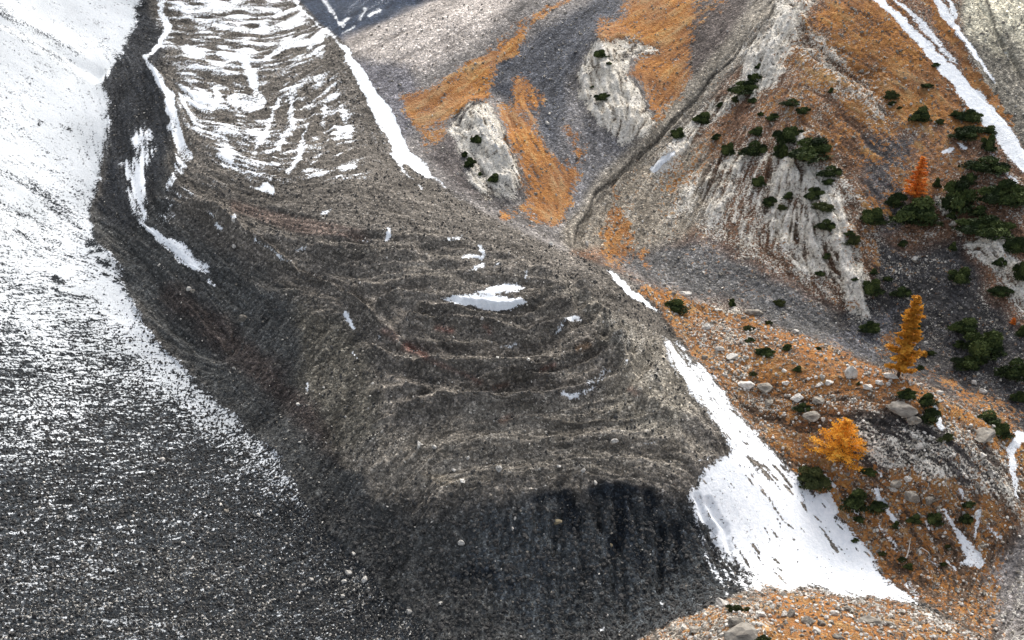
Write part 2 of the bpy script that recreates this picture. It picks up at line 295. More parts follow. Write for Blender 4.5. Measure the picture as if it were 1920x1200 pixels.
# upper glacier
setv(sn, P([(300,-190),(545,-190),(560,0),(605,50),(640,95),(620,115),(500,110),(485,170),(490,215),(455,240),(440,290),(445,320),(400,305),(380,250),(345,225),(335,160),(315,120),(300,60)],14,8), .54)
setv(sn, P([(480,110),(625,112),(655,190),(680,270),(690,330),(600,345),(440,335),(435,290),(460,240),(485,180)],14,10), .36)
setv(sn, P([(500,140),(530,120),(520,190),(500,200)],9,8), .18)
setv(sn, P([(600,80),(640,90),(690,180),(740,275),(800,345),(740,340),(690,300),(660,210),(620,130)],10,6), .12)
setv(sn, P([(300,85),(350,75),(348,105),(310,110)],8,8), .3); setv(sn, K([(345,40),(370,60),(400,70)],[8,14,8],6,8), .4); setv(sn, K([(560,60),(600,90)],18,8,6), .5)
setv(sn, K([(310,400),(350,350),(420,345)],[40,30,20],18,16), .3)
for pts, wd, v in [([(350,92),(372,95)],18,.98),([(402,165),(410,185),(400,205)],[10,20,12],.98),([(458,110),(470,140),(480,175)],16,.96),([(440,190),(470,195),(485,190)],26,.95),
 ([(500,108),(540,84),(600,76)],[10,18,10],.98),([(350,20),(440,10),(520,20)],14,.9),([(400,45),(470,60),(500,50)],8,.9),([(525,185),(495,250),(475,290)],[8,12,6],.9),
 ([(545,190),(548,235),(520,280)],[8,14,8],.9),([(575,235),(560,290),(540,325)],[6,13,8],.92),([(610,200),(606,245)],8,.8),([(640,190),(652,240),(655,290)],[6,12,8],.7),([(600,290),(570,325)],8,.7),
 ([(410,250),(435,300)],[30,14],.82),([(640,310),(670,320)],14,.6),([(596,105),(610,100)],10,.8),([(620,395),(605,402)],5,.8),([(420,305),(445,318)],8,.85),
 ([(300,-30),(303,20),(316,50),(300,85),(274,104)],[10,12,14,10,6],1.0),([(274,104),(292,140),(318,180),(325,230),(338,268),(348,290)],[5,12,16,22,26,30],1.0),([(345,285),(335,320),(318,350)],[26,22,8],.8),
 ([(540,-30),(560,10),(600,50),(638,82)],[8,6,5,5],.95),([(727,430),(724,447)],[5,12],.9),([(680,450),(694,453)],3,.8),([(845,447),(868,442)],5,.85),([(868,482),(900,485)],[5,8],.95),([(900,462),(903,482)],5,.85),
 ([(893,502),(908,497)],7,.9),([(880,510),(895,505)],3,.7),([(928,498),(940,494)],5,.7),([(985,505),(988,530)],6,.5),([(957,652),(970,640)],[10,14],.62),([(940,650),(975,645)],8,.5),
 ([(1040,624),(1056,610)],8,.62),([(1060,600),(1082,598)],[9,12],.68),([(1082,740),(1112,722),(1140,696)],[12,20,14],.36),([(1060,735),(1080,742)],12,.45),([(1172,672),(1178,690)],6,.45),
 ([(650,585),(654,598),(660,612)],[6,11,6],1.0),([(318,455),(350,480),(385,505)],[20,36,16],.72),([(275,428),(300,445),(322,462)],[10,14,12],.6),([(390,525),(402,536)],5,.6),([(475,448),(510,470),(548,492)],[6,6,8],.6),
 ([(405,420),(414,427)],9,.95),([(436,412),(440,410)],7,.9),([(385,400),(395,405)],12,.35),([(1310,862),(1330,858)],3,.6),([(1200,832),(1265,826)],5,.5),([(575,716),(573,735)],3,.7),([(560,470),(570,468)],5,.6),([(706,625),(710,640)],4,.6),([(662,660),(668,668)],5,.7)]:
    setv(sn, K(pts, wd, 3.5, 4), v)
setv(sn, P([(465,348),(485,350),(500,340),(513,350),(511,366),(490,356)],3,2), 1.0)
setv(sn, P([(272,228),(285,250),(293,275),(282,300),(270,330),(276,370),(268,405),(246,395),(236,345),(227,305),(250,290),(246,262),(255,240)],9,8), .76)
setv(sn, P([(245,350),(275,350),(278,410),(262,430),(248,400)],6,6), .6)
setv(sn, P([(890,548),(920,536),(970,530),(983,540),(970,549),(920,551)],4,4), .82)
setv(sn, P([(828,558),(870,553),(975,555),(988,565),(960,579),(910,583),(860,573)],4,4), 1.0)
# strips and fan on the right
setv(sn, P([(636,78),(650,85),(662,108),(690,142),(714,182),(737,218),(752,252),(772,285),(797,310),(818,338),(800,334),(770,312),(752,304),(724,258),(702,215),(682,175),(664,140),(646,118)],2.5,2), 1.05)
setv(sn, K([(742,292),(756,318),(792,352)],[14,6,3],2.5,2), .95); setv(sn, K([(815,336),(862,372)],4,3,2), .7)
setv(sn, P([(1136,503),(1150,510),(1192,548),(1246,590),(1232,587),(1182,556),(1158,535)],2.5,2), 1.05)
FAN = [(1244,618),(1264,640),(1292,658),(1325,690),(1365,742),(1405,795),(1450,850),(1485,890),(1535,930),(1575,980),(1620,1018),(1655,1080),(1700,1105),(1725,1132),(1660,1122),(1600,1112),(1560,1106),(1490,1098),(1440,1095),(1390,1060),(1340,1010),(1300,965),(1288,930),(1325,882),(1372,845),(1345,795),(1295,735),(1262,685)]
setv(sn, P([(1288,930),(1325,882),(1400,900),(1500,1095),(1420,1120),(1360,1100),(1330,1040),(1280,970)],24,12), .42)
setv(sn, P(FAN, 12, 6), .95)
setv(sn, P([(1400,850),(1480,900),(1600,1010),(1650,1085),(1560,1100),(1480,1060),(1420,960),(1360,890)],20,8), 1.05)
setv(sn, K([(1262,650),(1340,760),(1400,830)],[10,16,12],8,4), .72)
setv(sn, K([(1300,1130),(1260,1110),(1235,1140)],[14,10,10],12,10), .15); setv(sn, K([(1125,1185),(1140,1200)],8,5,4), .3)
for pts, wd, v in [([(1752,762),(1764,798)],[9,12],.98),([(1548,893),(1560,910)],9,.95),([(1640,918),(1660,950),(1680,978)],[7,9,5],.92),([(1768,952),(1790,990),(1806,1015),(1830,1050),(1805,1055)],[5,9,18,30,10],.86),
 ([(1836,955),(1826,1012)],[10,5],.8),([(1912,818),(1893,850),(1900,890),(1908,935)],[22,16,12,6],.84),([(1735,978),(1742,992)],5,.9),([(1650,985),(1676,1025),(1684,1040)],[6,8,4],.66),([(1722,1030),(1750,1050),(1762,1070)],[3,6,5],.8),
 ([(1320,1040),(1350,1085)],6,.6),([(1350,1080),(1365,1115)],6,.6),([(1385,1075),(1400,1105)],8,.7),([(1415,1085),(1425,1110)],6,.7),([(1345,1030),(1372,1070)],6,.6),([(1160,1190),(1170,1175)],5,.6),([(1062,1190),(1065,1175)],5,.5),([(1130,1190),(1133,1176)],6,.6),([(1238,1128),(1246,1150)],5,.6),([(1779,1055),(1790,1065)],10,.8),([(1853,990),(1890,1020)],[8,10],.5),([(1700,1095),(1715,1115)],18,.7),([(1600,955),(1610,965)],8,.9),([(1645,885),(1652,895)],7,.85),([(1800,920),(1803,932)],7,.7),
 ([(1772,285),(1785,280)],8,.95),([(1800,274),(1806,278)],8,.95),([(1630,-20),(1700,50),(1760,112),(1812,172),(1872,242),(1940,325)],[13,15,24,34,36,26],.95),
 ([(1672,-10),(1735,55),(1790,118)],[6,16,6],.8),([(1745,-20),(1790,50),(1866,155)],[16,12,2],1.0),([(1776,-20),(1790,30)],[10,8],.9),([(1880,92),(1922,142)],[3,2],.9),([(1840,260),(1900,340)],[5,12],.6),([(1225,315),(1262,290)],[16,9],.7)]:
    setv(sn, K(pts, wd, 3, 3), v)
setv(sn, P([(1530,925),(1555,922),(1572,958),(1560,978),(1535,955)],4,3), 1.0)
setv(sn, P([(908,196),(925,210),(945,250),(965,300),(968,308),(930,310),(905,250),(893,215)],4,5), .22)
setv(pa, P([(900,196),(925,210),(945,250),(968,308),(930,315),(900,250),(885,215)],6,6), 1.1)
setv(sn, P([(560,-60),(640,60),(760,20),(860,-60)],10,4), .14)
for pts in [[(640,48),(655,30)],[(672,38),(684,18)],[(690,30),(712,18)],[(640,62),(665,48)],[(600,-10),(640,50)]]: setv(sn, K(pts, 5, 3, 2), .7)
# red lichen and ochre stains
for pts, wd, v, c in [([(718,620),(740,635)],10,.4,(.22,.07,.05)),([(760,650),(800,668)],[14,10],.5,(.22,.07,.05)),([(812,676),(880,705),(900,715)],[6,5,8],.3,(.24,.065,.045)),([(820,615),(845,618)],8,.5,(.24,.07,.045)),([(912,612),(920,622)],8,.4,(.24,.07,.045)),([(1018,692),(1040,684)],6,.5,(.24,.07,.045)),
 ([(930,728),(950,722)],8,.4,(.2,.08,.05)),([(1085,652),(1105,648)],8,.5,(.32,.17,.07)),([(940,788),(956,780)],10,.4,(.22,.09,.05)),([(1180,728),(1195,738)],8,.4,(.24,.09,.06)),([(440,385),(560,420),(680,440)],[20,30,20],.28,(.18,.085,.065)),([(860,905),(800,890)],16,.25,(.2,.15,.08))]:
    sl, k_ = K(pts, wd, 6, 6); k_ = k_ * v; bc[sl] = bc[sl] * (1 - k_[..., None]) + np.array(c) * k_[..., None]
# relief added to the large shape (metres)
def rid(pts, wd, h, feather=None):
    sl, m = K(pts, wd, feather or (max(wd) if isinstance(wd, (list, tuple)) else wd) * .55 + 4, 6); dz[sl] += m * h
for pts, wd, h in [([(712,582),(757,562),(800,572),(880,586),(960,588),(1020,574),(1060,560),(1120,545)],14,2.0),([(790,592),(850,597),(900,607),(960,612),(1000,603),(1030,586),(1068,578)],12,1.9),
 ([(770,610),(850,612),(930,620),(990,632),(1020,622),(1060,612)],12,1.8),([(700,660),(780,690),(870,695),(960,698),(1020,698),(1060,680),(1110,662),(1170,655)],15,2.4),([(900,722),(960,708),(1030,712),(1090,692),(1160,672)],10,1.5),
 ([(760,770),(820,762),(870,757),(930,772),(1000,765),(1070,750),(1130,735),(1180,702),(1200,660)],20,2.3),([(640,440),(760,455),(860,462),(950,470)],12,1.5),([(600,470),(700,482),(800,488),(900,510),(980,500)],12,1.5),
 ([(680,540),(760,530),(880,520),(980,515),(1060,520)],12,1.4),([(1100,560),(1150,620),(1170,690)],16,1.8),([(1050,640),(1110,620),(1150,600)],12,1.6),([(700,880),(760,850),(900,830),(1080,820),(1250,826),(1330,860)],30,.5),
 ([(300,380),(400,400),(540,492),(640,550),(700,600),(760,660),(820,690)],12,1.2),([(1200,740),(1260,770),(1350,830)],18,1.4),([(760,510),(860,492),(960,488)],10,1.2),([(560,440),(680,462),(780,476)],10,1.2),([(840,640),(900,645),(980,652)],8,.7),([(1060,720),(1120,700),(1180,660)],10,1.0),([(700,740),(780,735),(860,740)],12,1.0),([(940,800),(1060,790),(1180,770)],14,.9),([(1180,560),(1230,640),(1300,740),(1370,830)],14,.8),
 ([(380,30),(440,50),(520,40)],8,.7),([(340,110),(420,130),(500,100),(600,60)],8,.7),([(350,150),(420,160),(500,130)],8,.6),([(560,180),(540,250),(510,300)],8,.8),([(600,190),(580,260),(560,310)],8,.8),([(640,200),(620,270)],8,.8),([(278,108),(300,150),(318,220),(330,300)],9,1.0),
 ([(1480,610),(1640,692),(1790,772),(1930,842)],10,.9),([(1210,541),(1300,565),(1400,602)],9,.8)]: rid(pts, wd, h)
for pts, wd, h in [([(740,640),(830,650),(900,658),(980,655),(1050,640)],24,-1.1),([(860,742),(1000,745),(1100,728),(1150,690)],24,-1.1),([(560,500),(640,540),(700,578)],8,-.9),([(690,620),(780,675),(870,705)],6,-.6),
 ([(830,566),(910,568),(985,565)],16,-.6),([(540,500),(700,510),(820,505)],12,-.8),([(1465,-20),(1380,90),(1310,170),(1250,240),(1170,320),(1110,385),(1090,440)],[3,3,3,3,3,3,4],-1.6),
 ([(1270,235),(1200,310),(1150,370),(1125,430)],8,-.7),([(1480,70),(1430,160),(1350,260),(1260,360)],8,-.8),([(180,140),(100,90),(-20,20)],16,-1.2),([(1870,60),(1830,-10),(1920,150)],[5,5,5],-1.2),
 ([(1000,60),(930,160),(960,230)],20,-1.5),([(1080,160),(1100,260)],20,-1.2)]: rid(pts, wd, h)
for pts, wd, h in [([(890,215),(930,290),(960,345)],36,4.0),([(1130,100),(1150,170),(1180,230)],64,4.5),([(1430,110),(1440,60),(1490,30)],40,2.2),([(1470,340),(1540,430),(1600,540)],60,2.2),([(1350,320),(1340,390)],40,1.6),([(1860,450),(1900,530)],40,1.6),
 ([(1250,300)],36,1.6),([(1690,762),(1720,772)],34,1.6),([(1780,840),(1740,930)],40,1.0),([(1360,1175),(1420,1185)],40,1.6),([(950,160),(880,120),(820,170)],30,1.0),([(1790,60),(1850,170)],10,1.2)]: rid(pts, wd, h)
rid(GUL, 3, -1.2, 2.5); rid([(x_ - 7, y_ - 3) for x_, y_ in GUL], 3, .3, 3)
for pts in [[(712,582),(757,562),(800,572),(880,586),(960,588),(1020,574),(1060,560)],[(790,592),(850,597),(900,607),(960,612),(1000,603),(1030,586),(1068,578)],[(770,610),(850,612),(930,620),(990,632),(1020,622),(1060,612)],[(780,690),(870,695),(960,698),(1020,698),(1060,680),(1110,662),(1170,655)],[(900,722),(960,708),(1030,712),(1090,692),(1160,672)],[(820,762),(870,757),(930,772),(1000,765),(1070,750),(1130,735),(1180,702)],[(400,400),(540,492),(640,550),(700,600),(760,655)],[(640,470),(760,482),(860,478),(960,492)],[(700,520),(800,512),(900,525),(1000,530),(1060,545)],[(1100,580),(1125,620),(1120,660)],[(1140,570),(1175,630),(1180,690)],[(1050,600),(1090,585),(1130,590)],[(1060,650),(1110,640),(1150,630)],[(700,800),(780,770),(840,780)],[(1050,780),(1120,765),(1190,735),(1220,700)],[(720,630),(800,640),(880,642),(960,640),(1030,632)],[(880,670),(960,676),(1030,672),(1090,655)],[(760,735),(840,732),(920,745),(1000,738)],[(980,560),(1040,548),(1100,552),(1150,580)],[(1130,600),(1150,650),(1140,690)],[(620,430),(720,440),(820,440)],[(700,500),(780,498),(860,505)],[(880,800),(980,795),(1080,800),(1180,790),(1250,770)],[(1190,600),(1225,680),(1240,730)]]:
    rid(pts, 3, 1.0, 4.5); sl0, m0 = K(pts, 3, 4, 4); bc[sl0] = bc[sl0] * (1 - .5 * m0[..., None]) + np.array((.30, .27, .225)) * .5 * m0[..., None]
# scarp and gullies of the frontal face
for i in range(24):
    x0 = 930 + i * 17 + random.uniform(-14, 14); y0 = 925 + random.uniform(-8, 60); L = random.uniform(40, 190)
    rid([(x0, y0), (x0 + (x0 - 1080) * .12, y0 + L * .5), (x0 + (x0 - 1080) * .2 + random.uniform(-8, 8), y0 + L)], [random.uniform(4, 14), random.uniform(4, 14), 2], -random.uniform(.3, 1.3), 7)
for x0, y0, L, ww, h in [(1160,925,110,26,-1.8),(1068,930,60,20,-1.2),(1120,925,55,30,-1.8),(1215,920,60,24,-1.8),(1235,985,120,22,-1.8),(1265,980,40,24,-1.2),(1150,1010,110,16,-1.2),(1010,930,70,22,-1.0)]:
    rid([(x0, y0), (x0 + 2, y0 + L)], [ww, ww * .5], h, 5)
rid([(930,922),(1000,925),(1080,918),(1180,914),(1290,922)], 14, .4, 8)
# block roughness (metres) by ground type
setv(ro, P(LEFT, 10, 6), .22); setv(ro, P([(-300,-200),(260,-200),(230,100),(190,150),(200,350),(-300,380)],60,10), .06)
setv(ro, P(FARH, 10, 6), .22); setv(ro, P(BIG, 10, 6), .38); setv(ro, P(RIDGE, 10, 6), .42); setv(ro, P(KNOLL, 8, 6), .5)
setv(ro, P([(230,560),(176,400),(200,180),(300,140),(330,400),(560,560),(640,850),(800,960),(1350,950),(1500,1100),(1250,1250),(700,1250),(440,800)],30,20), .25)
setv(ro, P([(900,930),(1300,935),(1390,1090),(1100,1200),(800,1150)],40,20), .5)
setv(ro, P(FAN, 10, 6), .14)
ro = ro * (1 - .75 * np.clip(sn, 0, 1)); ro = ro + .35 * np.clip(pa - .5, 0, 1)
setv(ro, P(KNOLL, 8, 6), .5)
for r_, (pts) in enumerate([LEFT, FARD, FARH, BIG, RIDGE, FAN, KNOLL], 1):
    sl, m = P(pts, 2, 2); q = regn[sl]; q[m > .5] = r_; regn[sl] = q
def samp(Fd, px, py, near=False):
    u = np.clip((px - OX) / S, 0, RW - 1.001); v = np.clip((py - OY) / S, 0, RH - 1.001)
    i = u.astype(int); j = v.astype(int)
    if near: return Fd[j, i]
    fu = u - i; fv = v - j
    if Fd.ndim == 3: fu = fu[..., None]; fv = fv[..., None]
    return (Fd[j, i] * (1 - fu) + Fd[j, i + 1] * fu) * (1 - fv) + (Fd[j + 1, i] * (1 - fu) + Fd[j + 1, i + 1] * fu) * fv
# ------------------------------------------------------------------ flow directions (creep of the glacier, fall lines, strata) and streak noise along them
FLOW = [(60,60,32),(60,200,30),(100,400,30),(60,560,5),(60,800,-6),(250,700,0),(200,1000,-8),(450,950,-12),(600,1150,-20),(520,620,-55),(350,560,55),(620,850,-62),(430,480,40),(640,700,-65),(700,950,-60),(800,1050,-72),(760,820,-50),
 (900,570,3),(800,450,-3),(1080,600,-24),(1180,680,-50),(1000,690,-5),(750,640,32),(600,480,25),(560,410,10),(1230,600,55),(1300,760,52),(1000,800,-6),(880,860,-8),(1200,860,8),(1230,760,-60),(900,520,0),(1000,450,25),(1100,520,35),
 (450,40,5),(560,60,-18),(620,130,-35),(400,100,5),(530,250,-16),(620,250,-20),(400,200,8),(330,200,72),(450,270,10),(560,160,-24),(660,300,-24),(480,120,-4),(380,140,6),(600,320,-12),(620,100,-30),(250,300,84),(230,200,85),(440,330,30),(700,250,60),(700,380,20),(850,400,25),(720,480,-4),
 (1100,1000,90),(950,980,84),(1250,1000,86),(1350,1000,62),(1450,980,52),(1550,1050,50),(1330,730,52),(900,1130,-88),(640,40,-35),(760,20,-35),
 (750,110,-32),(1000,100,-42),(850,170,-30),(1200,60,-30),(1150,180,70),(900,280,62),(1020,300,60),(960,250,62),(1240,240,-52),(1180,330,-50),(1100,400,-68),(1350,350,-66),(1260,400,-60),(1550,450,68),(1600,550,68),(1420,180,-58),(1450,400,-75),
 (1600,150,28),(1560,250,40),(1700,300,50),(1800,150,50),(1900,270,50),(1860,80,62),(1800,400,-20),(1900,470,60),(1700,520,20),(1400,520,25),(1500,600,30),
 (1450,700,-3),(1350,620,30),(1700,800,30),(1650,950,50),(1800,960,52),(1400,1150,8),(1600,1160,14),(1880,1100,-65),(1560,760,-5),(1850,700,40)]
fa = np.array(FLOW, float); cs = np.zeros((RH // 4, RW // 4)); ss = cs.copy()
cx = RX[::4, ::4][:RH // 4, :RW // 4]; cy = RY[::4, ::4][:RH // 4, :RW // 4]
for x0, y0, a0 in fa:
    ww = 1 / ((cx - x0) ** 2 + (cy - y0) ** 2 + 900.) ** 1.6
    cs += ww * math.cos(2 * R(a0)); ss += ww * math.sin(2 * R(a0))
ang = .5 * np.arctan2(ss, cs)
def samp4(Fd, px, py):
    return Fd[np.clip(((py - OY) / 8).astype(int), 0, Fd.shape[0] - 1), np.clip(((px - OX) / 8).astype(int), 0, Fd.shape[1] - 1)]
PX, PY, DEP = project(X, Y, Z0)
th = samp4(ang, PX, PY); vx, vy = np.cos(th), np.sin(th)
pxi = np.gradient(PX, axis=1); pyi = np.gradient(PY, axis=1); pxj = np.gradient(PX, axis=0); pyj = np.gradient(PY, axis=0)
det = pxi * pyj - pxj * pyi; det = np.where(np.abs(det) < .05, -.05, det)
di = (vx * pyj - vy * pxj) / det; dj = (-vx * pyi + vy * pxi) / det
nn = np.sqrt(di ** 2 + dj ** 2) + 1e-6; di /= nn; dj /= nn
def lic(noise, L, di, dj):
    nj, ni = noise.shape; jj0, ii0 = np.meshgrid(np.arange(nj, dtype=np.float32), np.arange(ni, dtype=np.float32), indexing='ij')
    acc = noise.copy(); di = di.astype(np.float32); dj = dj.astype(np.float32)
    for sgn in (1, -1):
        ii, jj = ii0.copy(), jj0.copy(); pdi, pdj = di * sgn, dj * sgn
        for k in range(L):
            ii = np.clip(ii + pdi, 0, ni - 1); jj = np.clip(jj + pdj, 0, nj - 1)
            a = np.rint(ii).astype(np.int32); b = np.rint(jj).astype(np.int32)
            ndi, ndj = di[b, a], dj[b, a]; fl = np.sign(ndi * pdi + ndj * pdj); fl[fl == 0] = 1
            pdi, pdj = ndi * fl, ndj * fl
            acc += noise[b, a] * (1 - k / L)
    acc -= acc.mean(); return acc / acc.std()
def blur(a, n):
    for _ in range(n):
        a = (np.roll(a, 1, 0) + 2 * a + np.roll(a, -1, 0)) / 4; a = (np.roll(a, 1, 1) + 2 * a + np.roll(a, -1, 1)) / 4
    return a
L0 = lic(rng.random((NJ, NI)).astype(np.float32), 3, di, dj)
L1 = lic(blur(rng.random((NJ, NI)).astype(np.float32), 1), 9, di, dj)
hn = rng.random((NJ // 2, NI // 2)).astype(np.float32)
L2h = lic(blur(hn, 5), 20, di[::2, ::2], dj[::2, ::2]); L3h = lic(blur(rng.random((NJ // 2, NI // 2)).astype(np.float32), 26), 44, di[::2, ::2], dj[::2, ::2])
L2 = blur(np.repeat(np.repeat(L2h, 2, 0), 2, 1), 1); L3 = blur(np.repeat(np.repeat(L3h, 2, 0), 2, 1), 2)
# ------------------------------------------------------------------ final heights
rough = samp(ro, PX, PY)
reg0 = samp(regn, PX, PY, True)
RG0 = reg0
onG = blur((reg0 == 0).astype(np.float32), 6); crown = onG * sm(350, 420, PY) * (1 - sm(730, 800, PY)) * sm(500, 760, PX + .0 * PY)
palem = samp(pa, PX, PY)
ZF = Z0 + samp(dz, PX, PY)
ZF += rough * (1.5 * fbm(X / 3.2, Y / 3.2, 3, 11) + 1.15 * fbm(X / .9, Y / .9, 3, 29, .6))
ZF += L3 * (.20 * onG + .16 * crown + .10) * (1 - .8 * (reg0 == 1)) + L2 * (.12 * onG + .17 * crown + .05 + .18 * sm(.45, .8, palem))
ZF += L1 * (.05 + .04 * onG + .14 * sm(.45, .8, palem)) * (rough > .15)
ZF += sm(.5, .8, palem) * (3.2 * fbm(X / 4.5, Y / 4.5, 3, 131) * (RG0 != 7))
blk = vnoise(X / 1.1, Y / 1.1, 77); ZF += rough * .9 * np.clip(blk - .78, 0, 1) * 3
PX, PY, DEP = project(X, Y, ZF)
# ------------------------------------------------------------------ cover fields per vertex
jx = 7 * fbm(PX / 9., PY / 7., 3, 301, .6) + 9 * fbm(PX / 26., PY / 20., 2, 303); jy = 6 * fbm(PX / 9., PY / 7., 3, 305, .6) + 9 * fbm(PX / 26., PY / 20., 2, 307)
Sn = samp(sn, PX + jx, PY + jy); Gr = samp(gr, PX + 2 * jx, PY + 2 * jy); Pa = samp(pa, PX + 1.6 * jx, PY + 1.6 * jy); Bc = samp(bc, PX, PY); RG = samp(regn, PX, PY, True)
band = np.clip(4 * Sn * (1 - Sn), 0, 1)
fanw = blur((RG == 6).astype(np.float32), 4)
leftw = blur((RG == 1).astype(np.float32), 2)
upw = (RG == 0) * (1 - sm(330, 420, PY)) * sm(.2, .4, Sn)
Sn = Sn - upw * .10 + (.13 * L1 * (1 + 1.3 * upw) + .13 * L2 * (1 + .5 * upw) + .06 * L3) * (band * .9 + .05) * (1 - .8 * leftw)
Sn = Sn + upw * .55 * fbm(X / 6, Y / 9, 3, 71)
Sn = Sn - fanw * (.95 * np.clip(L2 * .45 + L1 * .8 - .95, 0, 1.3)) * (1 - sm(1075, 1110, PY) * .7) + fanw * band * (.16 * L2 + .14 * L1)
Sn = Sn + leftw * ((.07 + .10 * sm(380, 640, PY)) * L0 + .05 * L1 + .015 * L2 + .01 * L3 - .05 + .34 * fbm(X / 9, Y / 9, 3, 5) * band)
# snow lies in the hollows between blocks
lap = ZF - blur(ZF, 4); Sn = Sn - np.clip(lap * .35, -.2, .2) * band * (RG != 1)
Gr = Gr + (.09 * L2 + .09 * L1 + (.34 + .22 * (RG == 4)) * fbm(X / 6, Y / 6, 5, 41, .6)) * np.clip(Gr * 3, 0, 1)
onR = (RG == 4) * 1.0
Pa = Pa + ((.13 * L1 + .11 * L2 + .04 * L3) * (1 - .75 * (RG == 0)) * (1 - .5 * onR * (Pa < .5)) + (.22 + .34 * onR) * fbm(X / 5, Y / 5, 5, 43, .6)) * np.clip(Pa * 3, 0, 1)
tone = 1 + .11 * L2 + .11 * L1 + .7 * fbm(X / 12, Y / 12, 4, 51)
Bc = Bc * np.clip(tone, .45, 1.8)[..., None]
hue = fbm(X / 7, Y / 7, 3, 61) + .05 * L2 + .05 * L1
# ------------------------------------------------------------------ materials
def ramp(nt, els, interp='LINEAR'):
    r = nt.nodes.new('ShaderNodeValToRGB'); r.color_ramp.interpolation = interp
    while len(r.color_ramp.elements) < len(els): r.color_ramp.elements.new(.5)
    for e, (p, c) in zip(r.color_ramp.elements, els): e.position = p; e.color = (*c, 1) if len(c) == 3 else c
    return r
def math_(nt, op, a, b=None, clamp=False):
    n = nt.nodes.new('ShaderNodeMath'); n.operation = op; n.use_clamp = clamp
    for k, v in enumerate((a, b)):
        if v is None: continue
        if isinstance(v, (int, float)): n.inputs[k].default_value = v
        else: nt.links.new(v, n.inputs[k])
    return n.outputs[0]
def noise_(nt, co, scale, detail=4, rough=.55, dist=0.):
    n = nt.nodes.new('ShaderNodeTexNoise'); n.inputs['Scale'].default_value = scale; n.inputs['Detail'].default_value = detail
    n.inputs['Roughness'].default_value = rough; n.inputs['Distortion'].default_value = dist
    nt.links.new(co, n.inputs['Vector']); return n
def attr(nt, name):
    n = nt.nodes.new('ShaderNodeAttribute'); n.attribute_name = name; return n
def mixc(nt, f, a, b, mode='MIX'):
    n = nt.nodes.new('ShaderNodeMix'); n.data_type = 'RGBA'; n.blend_type = mode
    for s, v in ((0, f), (6, a), (7, b)):
        if isinstance(v, (int, float)): n.inputs[s].default_value = v
        elif isinstance(v, tuple): n.inputs[s].default_value = (*v, 1)
        else: nt.links.new(v, n.inputs[s])
    return n.outputs[2]
def cover(nt, d, nz, k, s):
    mr = nt.nodes.new('ShaderNodeMapRange'); mr.interpolation_type = 'SMOOTHSTEP'
    mr.inputs['From Min'].default_value = .5 - k; mr.inputs['From Max'].default_value = .5 + k; nt.links.new(nz, mr.inputs['Value'])
    a = math_(nt, 'SUBTRACT', math_(nt, 'MULTIPLY', d, 1.24), .12)
    b = math_(nt, 'SUBTRACT', mr.outputs[0], 1.0)
    return math_(nt, 'ADD', math_(nt, 'MULTIPLY', math_(nt, 'ADD', a, b), s), .5, True)
